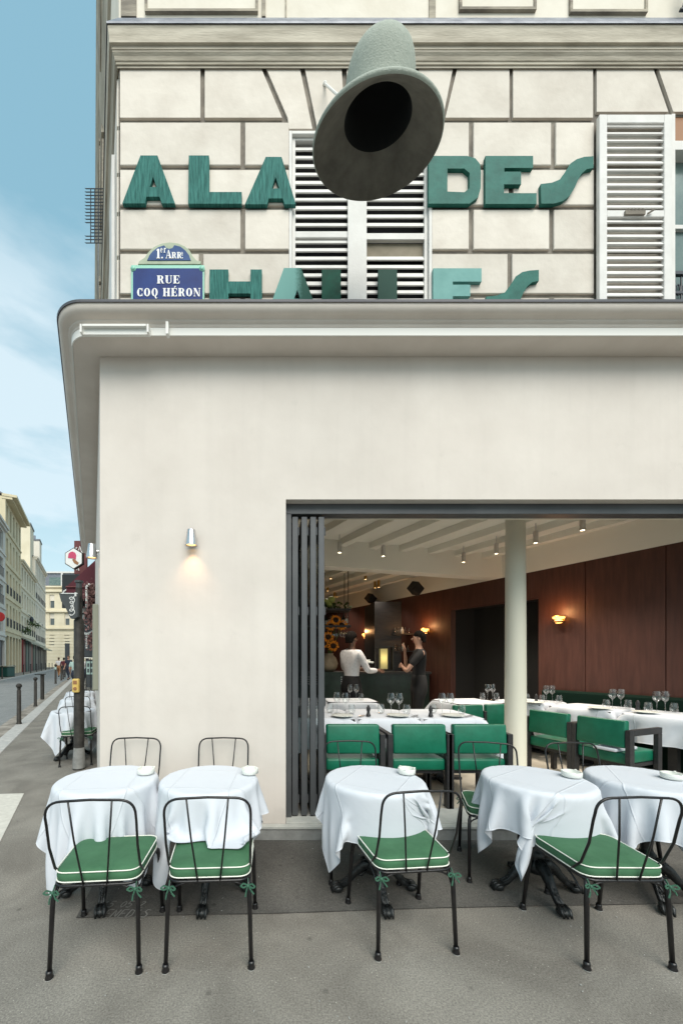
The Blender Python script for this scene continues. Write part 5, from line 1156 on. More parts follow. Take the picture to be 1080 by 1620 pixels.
for i, (px, py, r_, lb) in enumerate(((516, 952, .07, 'green fruit at the left end of the bar rack'), (524, 949, .085, 'largest green fruit on the bar rack'), (521, 957, .06, 'small green fruit tucked below the two large ones'))):
    p = P(px, py, 7.95); g = MB(); g.ball((0, 0, 0), r_, 12, (1, 1, .9)); o = g.build('fruit', M['lime'], None, smooth=True); o.location = p; tag(o, lb, 'fruit', 'green fruit on the bar rack')
p = P(528, 962, 8.0); g = MB()
for i in range(90):
    a = Vector((random.uniform(-.3, .35), random.uniform(-.1, .1), random.uniform(-.06, .10))); d1 = Vector((random.uniform(-1, 1), random.uniform(-1, 1), random.uniform(-.3, 1))).normalized() * .08; d2 = d1.cross(Vector((random.random(), random.random(), random.random()))).normalized() * .03
    g.add([a, a + d1 * .5 + d2, a + d1, a + d1 * .5 - d2], [(0, 1, 2, 3)])
o = g.build('foliage_garnish', M['leaf'], None); o.location = p; tag(o, 'dark leafy garnish lying along the top of the bar rack', 'plant')
# sunflowers and vase
def sunflower(px, py, Y, r_, lb, vase_top):
    p = P(px, py, Y); t = thing('sunflower', lb, 'flower', tuple(p), group='sunflowers in the clay vase on the bar')
    Mx = Matrix.Rotation(R(random.uniform(60, 95)), 4, 'X') @ Matrix.Rotation(random.random() * 6, 4, 'Z') if 0 else Matrix.Rotation(R(random.uniform(-25, 25)), 4, 'Z') @ Matrix.Rotation(R(random.uniform(65, 105)), 4, 'X')
    g = MB()
    for k in range(18):
        a = 2 * PI * k / 18 + random.uniform(-.1, .1); d = Vector((math.cos(a), math.sin(a), 0)); s_ = Vector((-d.y, d.x, 0)); rr = r_ * random.uniform(.85, 1.1)
        g.add([Mx @ (d * r_ * .35), Mx @ (d * rr * .7 + s_ * r_ * .13 + Vector((0, 0, .02))), Mx @ (d * rr + Vector((0, 0, -.01))), Mx @ (d * rr * .7 - s_ * r_ * .13 + Vector((0, 0, .02)))], [(0, 1, 2, 3)])
    g.build('petals', M['orange'], t); g = MB(); g.lathe([(.001, .03), (r_ * .25, .025), (r_ * .42, .01), (r_ * .42, -.01)], (0, 0, 0), 12, Mx); g.build('seed_head', M['seed'], t)
    g = MB(); v = Vector(vase_top) - p; g.tube([Vector((0, 0.02, 0)), Vector((v.x * .5 + .03, .03, v.z * .4)), Vector((v.x, v.y, v.z))], .010, 6); g.build('stem', M['leaf'], t)
vt = P(520, 1040, 7.9)
for px, py, r_, lb in ((531, 981, .17, 'topmost orange sunflower over the bar'), (523, 990, .15, 'orange sunflower at the upper left by the door frame'), (540, 989, .17, 'orange sunflower leaning right beneath the bar rack'), (519, 1008, .16, 'dark-centred sunflower midway down the bouquet'), (527, 1022, .17, 'lowest dark-centred sunflower just above the vase'), (513, 1018, .14, 'sunflower half hidden by the folding door')): sunflower(px, py, 7.85, r_ * .8, lb, vt)
p = P(520, 1063, 7.9); t = thing('clay_vase', 'big round beige clay vase holding sunflowers on a stand before the bar', 'vase', (p.x, 7.9, FZ))
g = MB(); zb = p.z - FZ; g.lathe([(.001, zb), (.10, zb), (.17, zb + .08), (.19, zb + .18), (.15, zb + .30), (.09, zb + .36), (.10, zb + .39), (.08, zb + .38)], (0, 0, 0), 24); g.build('vase_body', M['clay'], t, smooth=True)
g = MB(); g.bb(-.22, .22, -.2, .2, 0, zb); g.build('plinth', M['bar_green'], t)
# lit lamp on the bar
p = P(606, 1060, 8.5); t = thing('bar_lamp', 'glowing yellow rectangular lamp standing on the bar', 'table lamp', (p.x, 8.5, 1.25))
g = MB(); g.bb(-.085, .085, -.06, .06, .05, .52); g.build('lamp_shade', M['lamp_shade'], t, bevel=.01); g = MB(); g.bb(-.22, .22, -.09, -.07, 0, .03); g.bb(-.22, -.19, -.08, .08, 0, .55); g.bb(.19, .22, -.08, .08, 0, .55); g.bb(-.22, .22, -.08, .08, .55, .58); g.build('frame', M['dark_wood'], t)
ld = bpy.data.lights.new('bar_lamp_light', 'POINT'); ld.energy = 1.5; ld.color = (1, .8, .4); ld.shadow_soft_size = .1; lo = bpy.data.objects.new('bar_lamp_light', ld); col.objects.link(lo); lo.parent = t; lo.location = (0, -.2, .3)
# bottles against the dark panelling
shf = thing('bottle_shelf', 'dim shelf of small bottles on the dark wall behind the two waiters', 'shelf', P(640, 1030, 8.95), world=True)
g = MB()
for py in (1003, 1030): a = P(622, py, 8.95); b = P(662, py, 8.95); g.bb(a.x, b.x, 8.85, 9.05, a.z - .02, a.z)
g.build('board', M['dark_wood'], shf)
k = 0
for py, xs in ((1003, (625, 630, 636, 641, 647, 653)), (1030, (625, 632, 638, 645))):
    for px in xs:
        k += 1; p = P(px, py, 8.93); hh_ = random.uniform(.14, .22); g = MB(); g.lathe([(.001, 0), (.035, 0), (.035, hh_ * .6), (.013, hh_ * .8), (.013, hh_)], (0, 0, 0), 10); o = g.build('bottle', M['ceramic'] if k % 3 == 0 else M['glass'], None, smooth=True); o.location = p
        tag(o, 'small bottle on the dim shelf behind the two waiters', 'bottle', 'small bottles on the dim shelf')

# ================================================================== PEOPLE
def skin_mesh(name, verts, edges, m, parent, sub=2, root=0):
    me = bpy.data.meshes.new(name); me.from_pydata([v[0] for v in verts], edges, []); me.update()
    o = bpy.data.objects.new(name, me); col.objects.link(o); me.materials.append(m); o.parent = parent
    sk = o.modifiers.new('skin', 'SKIN'); sk.use_smooth_shade = True
    for i, v in enumerate(verts):
        d = me.skin_vertices[0].data[i]; r_ = v[1]; d.radius = r_ if isinstance(r_, tuple) else (r_, r_); d.use_root = (i == root)
    ss = o.modifiers.new('sub', 'SUBSURF'); ss.levels = sub; ss.render_levels = sub
    return o
def person(label, loc, rz, h=1.75, top=None, trousers=None, skin=None, hair=None, long_sleeve=True, arms=None, legs=None, lean=0, hairlen=0, fine=False, cat='person', dress=False):
    t = thing('person', label, cat, loc, rz); k = h / 1.75; q = lambda x, y, z: Vector((x * k, (y + lean * max(0, z - .9)) * k, z * k))
    A = arms or {}; Lg = legs or {}
    sh = {-1: q(-.19, -.01, 1.42), 1: q(.19, -.01, 1.42)}
    el = {s: q(*A.get(('e', s), (s * .25, -.04, 1.13))) for s in (-1, 1)}; wr = {s: q(*A.get(('w', s), (s * .26, .08, .90))) for s in (-1, 1)}
    kn = {s: q(*Lg.get(('k', s), (s * .11, .03, .50))) for s in (-1, 1)}; an = {s: q(*Lg.get(('a', s), (s * .11, -.02, .09))) for s in (-1, 1)}
    # body: one continuous surface
    V = [(q(0, 0, .95), (.098 * k, .078 * k)), (q(0, 0, 1.12), (.115 * k, .085 * k)), (q(0, -.01, 1.32), (.145 * k, .10 * k)), (q(0, -.01, 1.45), (.075 * k, .065 * k)), (q(0, 0, 1.53), .044 * k), (q(0, .012, 1.605), (.062 * k, .076 * k)), (q(0, .012, 1.67), (.074 * k, .088 * k)), (q(0, .005, 1.715), (.050 * k, .060 * k))]
    E = [(i, i + 1) for i in range(7)]
    def chain(st, pts):
        p = st
        for v in pts: V.append(v); E.append((p, len(V) - 1)); p = len(V) - 1
        return p
    for s in (-1, 1):
        hd = (wr[s] - el[s]).normalized(); palm = wr[s] + hd * .06 * k
        w_ = chain(2, [(sh[s], .056 * k), ((sh[s] + el[s]) / 2, .046 * k), (el[s], .037 * k), ((el[s] + wr[s]) / 2, .033 * k), (wr[s], .023 * k), (palm, (.034 * k, .018 * k))])
        side = hd.cross(Vector((0, 1, .2))).normalized()
        for fi in range(4):
            o_ = side * ((fi - 1.5) * .019 * k); b0 = palm + hd * .03 * k + o_; cl = Vector((0, .012, -.004)) * k
            ln = (.038, .044, .041, .032)[fi] * k
            chain(w_, [(b0, .0085 * k), (b0 + hd * ln + cl, .0078 * k), (b0 + hd * ln * 1.75 + cl * 3, .006 * k)])
        chain(w_, [(palm - hd * .01 * k + side * .036 * k + Vector((0, .015 * k, 0)), .0095 * k), (palm + hd * .03 * k + side * .052 * k + Vector((0, .03 * k, 0)), .0075 * k)])
        f0 = chain(0, [(q(s * .085, 0, .86), (.066 * k, .07 * k)), ((kn[s] + q(s * .10, 0, .88)) / 2, .068 * k), (kn[s], .053 * k), ((kn[s] * .55 + an[s] * .45), .052 * k), (an[s], .035 * k)])
        chain(f0, [(an[s] + Vector((s * .012, .07, -.05)) * k, (.042 * k, .026 * k)), (an[s] + Vector((s * .02, .15, -.065)) * k, (.036 * k, .018 * k))])
    body = skin_mesh('body', V, E, skin or M['skin'], t)
    # face
    g = MB(); g.tube([q(0, .085, 1.665), q(0, .112, 1.632), q(0, .092, 1.622)], [.006 * k, .013 * k, .008 * k], 6)
    for s in (-1, 1): g.ball(q(s * .078, .0, 1.64), .022 * k, 8, (.4, .8, 1.2))
    g.build('face', skin or M['skin'], t, smooth=True)
    g = MB()
    for s in (-1, 1): g.ball(q(s * .030, .086, 1.662), .010 * k, 8, (1, .6, .7))
    g.build('eyes', M['hair'], t); g = MB(); g.ball(q(0, .088, 1.592), .018 * k, 8, (1, .4, .3)); g.build('mouth', M['pink'], t)
    # hair cap
    g = MB(); n = 14
    for i in range(1):
        prof = [(max(.001, math.sin(a)), math.cos(a)) for a in np.linspace(0, PI * .80, 10)]
        vs = []
        for r_, z_ in prof:
            for kk in range(n):
                an_ = 2 * PI * kk / n; y_ = math.sin(an_); zz = max(z_, -.1 if y_ > .25 else (-.45 if y_ > -.2 else -1)) * .088 - (0 if y_ > -.2 else .02 * (1 - z_)); r_ = max(r_, .93) if z_ < -.1 else r_; vs.append(q(.087 * r_ * math.cos(an_), -.006 + .102 * r_ * y_ * (0.80 if y_ > 0 else 1.05), 1.690 + zz - (hairlen if z_ < .2 and y_ < .4 else 0)))
        g.add(vs, [(a * n + b, a * n + (b + 1) % n, (a + 1) * n + (b + 1) % n, (a + 1) * n + b) for a in range(9) for b in range(n)])
    o = g.build('hair', hair or M['hair'], t, smooth=True); sm_ = o.modifiers.new('thick', 'SOLIDIFY'); sm_.thickness = .004 * k; sm_.offset = 1
    # top
    V = [(q(0, 0, .90), (.150 * k, .118 * k)), (q(0, 0, 1.02), (.140 * k, .108 * k)), (q(0, 0, 1.14), (.142 * k, .110 * k)), (q(0, -.01, 1.32), (.166 * k, .122 * k)), (q(0, -.012, 1.43), (.11 * k, .085 * k)), (q(0, -.005, 1.495), .060 * k)]
    E = [(i, i + 1) for i in range(5)]
    for s in (-1, 1):
        pts = [(sh[s] + Vector((0, 0, -.01)), .072 * k), ((sh[s] + el[s]) / 2, .062 * k)]
        pts += [(el[s], .052 * k), ((el[s] + wr[s]) / 2, .046 * k), (wr[s] * .93 + el[s] * .07, .036 * k)] if long_sleeve else [((sh[s] * .25 + el[s] * .75), .056 * k)]
        chain(3, pts)
    skin_mesh('shirt', V, E, top or M['white_shirt'], t)
    V = [(q(0, 0, .92), (.168 * k, .138 * k)), (q(0, 0, 1.02), (.158 * k, .128 * k)), (q(0, 0, 1.09), (.14 * k, .11 * k))]; E = [(0, 1), (1, 2)]
    for s in (-1, 1): chain(0, [(q(s * .10, 0, .80), .125 * k), ((kn[s] + q(s * .10, 0, .88)) / 2, .100 * k), (kn[s], .078 * k), ((kn[s] + an[s]) / 2, .062 * k), (an[s] + Vector((0, 0, .03)), .052 * k)])
    skin_mesh('trousers', V, E, trousers or M['black_cloth'], t)
    for s in (-1, 1):
        g = MB(); a = an[s]; g.tube([a + Vector((0, -.06, -.055)) * k, a + Vector((0, 0, -.045)) * k, a + Vector((s * .012, .08, -.055)) * k, a + Vector((s * .02, .17, -.065)) * k], [.034 * k, .043 * k, .042 * k, .026 * k], 10); g.build('shoe', M['black_cloth'], t, smooth=True)
    return t
p = P(556, 1100, 6.35)
person('person in a white shirt carrying a small pale tray, back to us before the bar', (p.x, 6.35, FZ), R(-62), 1.84, M['white_shirt'], M['black_cloth'], M['skin_dark'], M['hair'],
       arms={('e', -1): (-.27, .06, 1.16), ('w', -1): (-.14, .30, 1.16), ('e', 1): (.27, .10, 1.14), ('w', 1): (.20, .36, 1.14)})
g = MB(); g.box((0, 0, 0), (.26, .18, .03)); g.box((0, 0, .03), (.16, .12, .03)); o = g.build('tray', M['ceramic'], None, bevel=.008); o.location = P(576, 1048, 6.3); o.rotation_euler = (0, 0, R(20)); tag(o, 'small white tray held out by the white-shirted server', 'tray')
p = P(662, 1100, 6.5)
person('person in black T-shirt turned left, one bare forearm raised to the chin', (p.x, 6.5, FZ), R(78), 1.86, M['black_cloth'], M['black_cloth'], M['skin'], M['hair'], long_sleeve=False,
       arms={('e', 1): (.22, .16, 1.14), ('w', 1): (.10, .20, 1.42), ('e', -1): (-.24, .22, 1.12), ('w', -1): (.05, .24, 1.18)})
def walker(px, Y, lb, rz, **k): 
    p = P(px, 1045, Y); return person(lb, (p.x, Y, 0), rz, **k)
walk = {('k', -1): (-.10, .16, .50), ('a', -1): (-.10, .22, .09), ('k', 1): (.10, -.02, .50), ('a', 1): (.10, -.26, .14)}
walker(108.5, 29, 'person in navy T-shirt and trousers walking towards us on the pavement', PI, h=1.85, top=M['navy'], trousers=M['navy'], hair=M['hair_brown'], long_sleeve=False, legs=walk, lean=.02)
walker(119, 17.5, 'person in pale mint T-shirt half hidden by the pole on the pavement', 0, h=1.72, top=M['mint'], trousers=M['navy'], hair=M['hair'], long_sleeve=False, legs=walk)
walker(93, 34, 'person in a white T-shirt walking away far down the street', R(10), h=1.75, top=M['white_shirt'], trousers=M['tan'], hair=M['hair_brown'], long_sleeve=False, legs=walk)
walker(101, 33, 'person in dark red beside the navy-dressed walker far down the street', R(20), h=1.72, top=M['awning'], trousers=M['navy'], hair=M['hair'], legs=walk)
walker(138, 22, 'person in a white shirt standing beside the white terrace parasols down the side street', R(60), h=1.72, top=M['white_shirt'], trousers=M['navy'], hair=M['hair'], legs=walk)
for px, Y, tp, lb in ((34, 62, 'shop_red', 'person in red on the far pavement before the shopfronts'), (46, 66, 'navy', 'person in dark clothes on the far pavement before the shopfronts'), (50, 64, 'white_shirt', 'person in a pale top on the far pavement before the shopfronts')):
    walker(px, Y, lb, R(60), h=1.75, top=M[tp], trousers=M['navy'], legs=walk)

# ================================================================== STREET FURNITURE
def bollard(ball=True, sticker=False):
    t = thing('bollard', 'x', 'bollard', group='dark metal street bollards')
    g = MB(); g.lathe([(.001, 0), (.055, 0), (.055, .03), (.045, .05), (.042, .80), (.028, .83), (.044, .845), (.026, .865), (.001, .872)], (0, 0, 0), 16); g.build('post', M['pole'], t, smooth=True, auto=50)
    g = MB(); g.ball((0, 0, .915), .060, 12); g.build('ball_top', M['pole'], t, smooth=True)
    return t
bo = snapshot(bollard())
bl = [(30, 1146, 1.0, 'nearest kerb bollard with a round ball top'), (56, 1118, 1.0, 'second kerb bollard from us'), (88, 1082, 1.32, 'tall kerb bollard with a pale sticker below its top'), (97, 1077, 1.15, 'bollard just left of the navy-dressed walker'), (100, 1075, 1.15, 'bollard in the middle of the cluster of three before the walkers'), (103, 1072, 1.1, 'rear bollard of the cluster of three before the walkers')]
for px, py, sc, lb in bl:
    p = G(px, py); put(bo, (p.x, p.y, 0.004), 0, lb, USED, (sc * 1.05, sc * 1.05, sc * .98))
for i in range(9):
    Y = 30 + i * 4.6; p = S(-7.3, Y); put(bo, (p.x, p.y, 0), 0, 'bollard on the far pavement, number %s from the left' % ['one', 'two', 'three', 'four', 'five', 'six', 'seven', 'eight', 'nine'][i], USED, (1.1, 1.1, 1.1))
    o = [ob for ob in bpy.data.objects if ob.get('label', '').startswith('bollard on the far pavement, number')][-1]
for ob in list(bpy.data.objects):
    lb = ob.get('label', '')
    if lb.startswith('bollard on the far pavement'): ob['label'] = 'one of the row of dark bollards along the far kerb'; ob['group'] = 'bollards along the far kerb'
p = G(88, 1082); g = MB(); g.lathe([(.0475 * 1.32, .92), (.0475 * 1.32, 1.08)], (0, 0, 0), 14); o = g.build('sticker', M['mint'], None); o.location = p; tag(o, 'pale sticker wrapped round the tall kerb bollard', 'sticker')
# T-shaped post with a flat plate
p = G(67, 1107); t = thing('street_post', 'T-shaped dark post with a flat plate on top at the kerb', 'post', (p.x, p.y, 0))
g = MB(); g.bb(-.05, .05, -.05, .05, 0, .95); g.build('post', M['pole'], t, bevel=.008); g = MB(); g.bb(-.22, .06, -.12, .12, .95, .985); g.build('plate', M['black_metal'], t)

# the dark pole with the button box
pp = S((125 - 147) * 5.15 / F, 5.15)
t = thing('street_pole', 'thick dark brown street pole with a yellow button box beside the building corner', 'pole', (pp.x, pp.y, 0))
g = MB(); g.lathe([(.001, 0), (.078, 0), (.078, .10), (.068, .16), (.066, 2.05), (.045, 2.08), (.042, 2.50), (.001, 2.5)], (0, 0, 0), 20); g.build('shaft', M['pole'], t, smooth=True, auto=40)
g = MB(); g.lathe([(.001, 2.60), (.055, 2.60), (.055, 2.575), (.038, 2.565), (.038, 2.50)], (0, 0, 0), 18); g.build('cap', M['sign_grey'], t, smooth=True, auto=40)
g = MB(); g.lathe([(.080, .02), (.081, .10), (.076, .17), (.071, .24), (.0685, .3)], (0, 0, 0), 20); g.build('worn_base', M['concrete'], t, smooth=True)
g = MB(); zc = H - (1085 - Y0) * 5.07 / F; g.bb(-.045, .045, -.105, -.05, zc - .095, zc + .095); yb_ = g.build('button_box', M['yellow'], t, bevel=.018, seg=3)
g = MB(); g.lathe([(.001, .012), (.022, .01), (.024, 0)], (0, -.104, zc - .04), 14, Matrix.Rotation(PI / 2, 4, 'X')); g.bb(-.025, .025, -.108, -.104, zc + .02, zc + .07); g.build('button', M['tan'], yb_)
# tapered sign with looping script on the pole
sg = thing('tapered_sign', 'dark grey tapered blade sign with white looping handwriting fixed to the pole', 'sign', (pp.x, pp.y - .08, 1.9), world=True)
SY = pp.y - .10
def q2(px, py): return ((px - X0) * SY / F, H + (Y0 - py) * SY / F)
g = MB(); g.prism([q2(94.5, 939), (q2(124, 939)), q2(124, 976), q2(118, 979), q2(113, 979), q2(103, 958), q2(98, 952)], fq, SY - .02, SY + .03); g.build('blade', M['sign_grey'], sg)
def script_line(pts, mb, fn, r_=.005): mb.tube([fn(*p) for p in pts], r_, 5)
g = MB(); fs_ = lambda x, y: Vector((q2(x, y)[0], SY - .024, q2(x, y)[1]))
loop = []
for i in range(90):
    s_ = i / 89; ph_ = s_ * 2 * PI * 4.5; loop.append((115.5 + 4.2 * math.cos(ph_) * (.7 + .3 * math.sin(9 * s_)), 944 + s_ * 28 + 3.2 * math.sin(ph_)))
script_line(loop, g, fs_, .0055); script_line([(121, 938), (121, 944)], g, fs_, .012); script_line([(98, 939.5), (124, 939.5)], g, fs_, .006); g.build('handwriting', M['letter_white'], sg)

# hanging signs and awning of the next shop
def frontsign(name, label, Y, poly, m, depth=.05):
    cpx = sum(p[0] for p in poly) / len(poly); t = thing(name, label, 'sign', P(cpx, max(p[1] for p in poly), Y), world=True)
    g = MB(); fn = lambda a, b, d: Vector(((a - X0) * Y / F, d, H + (Y0 - b) * Y / F)); g.prism(poly, fn, Y, Y + depth); g.build('board', m, t)
    return t, lambda a, b, d=0.0: Vector(((a - X0) * Y / F, Y - .006 - d, H + (Y0 - b) * Y / F)), fn
hexp = lambda r_, cx=116.7, cy=883.5: [(cx + r_ * .93 * math.sin(a), cy + r_ * math.cos(a)) for a in [i * PI / 3 for i in range(6)]]
t, f2, fn = frontsign('hexagonal_sign', 'white hexagonal hanging sign with a pink half-round cap and brown handle', 9.7, hexp(17.3), M['pole'], .08)
g = MB(); g.prism(hexp(15.8), fn, 9.69, 9.70); g.build('white_face', M['letter_white'], t)
g = MB(); g.prism([(108, 883), (109, 876.5), (112, 873.5), (116, 873), (119.5, 875), (121, 879), (120, 886), (118, 884), (113, 883.5)], fn, 9.68, 9.69); g.build('pink_cap', M['pink'], t)
g = MB(); g.prism([(114.5, 885.5), (117.5, 884.5), (125, 890.5), (123, 894), (118, 891.5)], fn, 9.68, 9.69); g.build('brown_handle', M['tan'], t)
t, f2, fn = frontsign('banner_sign', 'dull red vertical sign with white lettering behind the hexagonal sign', 10.4, [(117.3, 855.5), (137, 855.5), (137, 908), (117.3, 908)], M['red_sign'], .06)
g = MB(); g.tube([f2(122, 866), f2(119.5, 869), f2(122, 872)], .022, 5); g.tube([f2(124, 874), f2(126.5, 865), f2(130, 874)], .022, 5); g.tube([f2(130, 874), f2(137, 874), f2(138, 880)], .022, 5); g.tube([f2(121, 902), f2(124, 898), f2(125, 903)], .018, 5); g.build('lettering', M['letter_white'], t)
t, f2, fn = frontsign('script_board', 'black shop board with white script lettering partly hidden by the pole', 11.0, [(98, 909), (137, 909), (137, 962), (98, 962)], M['black_board'], .06)
g = MB(); g.tube([f2(106, 933), f2(101, 936), f2(99, 943), f2(103, 948)], .028, 5)
g.tube([f2(126, 944), f2(130, 939), f2(133, 935), f2(132, 934), f2(128.5, 939), f2(127, 945), f2(129, 946)], .020, 5); g.tube([f2(130, 944), f2(133, 941.5), f2(131.5, 940.5), f2(129.7, 944), f2(131.5, 946.5), f2(134, 945)], .016, 5); g.tube([f2(135.5, 945.5), f2(136, 946)], .025, 5); g.build('script', M['letter_white'], t)
t = thing('shop_awning', 'dark burgundy fabric awning sloping from the shop wall beyond the corner building', 'awning', S(0, 10, 3.3), world=True)
g = MB(); a1, a2 = 9.75, 14.0
for Y in (a1,):
    pass
u_o = -.70; g.add([S(.2, a1, 4.25), S(u_o, a1, 3.42), S(u_o, a1, 3.12), S(.2, a1, 3.12), S(.2, a2, 4.25), S(u_o, a2, 3.42), S(u_o, a2, 3.12), S(.2, a2, 3.12)], [(0, 1, 2, 3), (0, 4, 5, 1), (1, 5, 6, 2), (4, 7, 6, 5)])
g.build('canopy', M['awning'], t); g = MB(); g.tube([S(.1, a1 - .03, 3.42), S(u_o, a1 - .03, 3.42)], .02, 6); g.tube([S(u_o, a1, 3.43), S(u_o, a2, 3.43)], .02, 6); g.build('rail', M['red_sign'], t)
# neighbouring shop clutter: flowers, shelves, parasols, menu board
def clump(name, label, cat, pts, m, n, r_, leafs=.05):
    c0 = pts[0]; g = MB()
    for i in range(n):
        a = pts[i % len(pts)] + Vector((random.gauss(0, r_), random.gauss(0, r_), random.gauss(0, r_))); d1 = Vector((random.gauss(0, 1), random.gauss(0, 1), random.gauss(0, 1))).normalized() * leafs; d2 = d1.cross(Vector((random.random(), random.random(), .3))).normalized() * leafs * .5
        g.add([a - c0, a - c0 + d1 * .5 + d2, a - c0 + d1, a - c0 + d1 * .5 - d2], [(0, 1, 2, 3)])
    o = g.build(name, m, None); o.location = c0; tag(o, label, cat); return o
clump('flower_garland', 'dusty pink and brown flower garland climbing the shop wall under the awning', 'flowers', [S((146 - 147) * 9 / F - .02, 9.6, z) for z in (2.4, 2.6, 2.8, 3.0, 3.2, 3.35)], M['flower_mix'], 700, .09, .06)
clump('flower_bunch', 'reddish hanging flowers below the black shop board', 'flowers', [S(-.03, 9.6, z) for z in (1.9, 2.0, 2.1)], M['flower_mix'], 260, .07, .05)
g = MB(); g.tube([S(-.16, 9.5, z) for z in (2.85, 3.2, 3.32, 3.38)] + [S(-.08, 9.5, 3.45)], .03, 8); g.bb(0, 0, 0, 0, 0, 0) if 0 else None; o = g.build('white_pipe', M['white_trim'], None, smooth=True); tag(o, 'white bent pipe beside the flower garland', 'pipe')
for i, (px, py, Y, lb) in enumerate(((133, 966, 11.5, 'upper white shop lantern below the black board'), (131, 976, 11.2, 'lower white shop lantern below the black board'))):
    p = P(px, py, Y); t = thing('shop_lantern', lb, 'lantern', tuple(p), group='white lanterns on the shop beyond the corner'); g = MB(); g.box((0, 0, 0), (.10, .1, .14)); g.build('glass', M['letter_white'], t, bevel=.02); g = MB(); g.box((0, 0, .08), (.13, .13, .02)); g.tube([(0, 0, .08), (.14, 0, .16), (.3, 0, .16)], .012, 5); g.build('holder', M['black_metal'], t)
g = MB(); g.bb(P(129, 0, 12).x, P(149, 0, 12).x, 12, 12.4, 1.6, 2.9); o = g.build('shop_display', M['shop_dark'], None, bevel=.03); tag(o, 'dark cluttered shop display beneath the lanterns', 'display')
g = MB(); a = P(142, 1000, 11.6)
g.tube([P(129, 1001, 11.8), P(138, 1003, 11.8), P(147, 999, 11.8)], .035, 6); g.tube([P(130, 985, 11.8), P(142, 994, 11.8)], .012, 5); g.tube([P(137, 1003, 11.8), P(137, 1026, 11.8)], .03, 6); g.tube([P(133, 1000, 11.8), P(137, 1008, 11.8), P(145, 998, 11.8)], .02, 6)
o = g.build('awning_arm', M['white_trim'], None); tag(o, 'white folding awning arm on the shop beyond the corner', 'awning arm')
for i, (px, py, Y, r_, lb) in enumerate(((143, 1029, 19, .55, 'upper white terrace parasol down the side street'), (136, 1037, 18, .35, 'lower white terrace parasol down the side street'))):
    p = P(px, py, Y); t = thing('parasol', lb, 'parasol', (p.x, Y, 0), group='white parasols down the side street')
    g = MB(); g.lathe([(.001, p.z + .15), (r_ * .5, p.z + .06), (r_, p.z - .05), (r_, p.z - .14)], (0, 0, 0), 8); g.build('canopy', M['linen'] if 0 else M['letter_white'], t); g = MB(); g.tube([(0, 0, 0), (0, 0, p.z)], .02, 6); g.build('pole', M['dark_wood'], t)
p = P(142, 1056, 20); t = thing('menu_board', 'standing dark menu board with a pale written sheet on the pavement', 'menu board', (p.x, 20, 0)); g = MB(); g.bb(-.22, .22, 0, .04, .05, 1.55); g.build('frame', M['shop_dark'], t); g = MB(); g.bb(-.18, .18, -.006, -.0, .75, 1.45); g.build('sheet', M['mint'], t)
for k_ in range(4):
    g = MB(); g.bb(-.13 + (k_ % 2) * .17, -.03 + (k_ % 2) * .17, -.010, -.0065, .85 + (k_ // 2) * .3, 1.05 + (k_ // 2) * .3); g.build('print', M['sign_grey'], t)

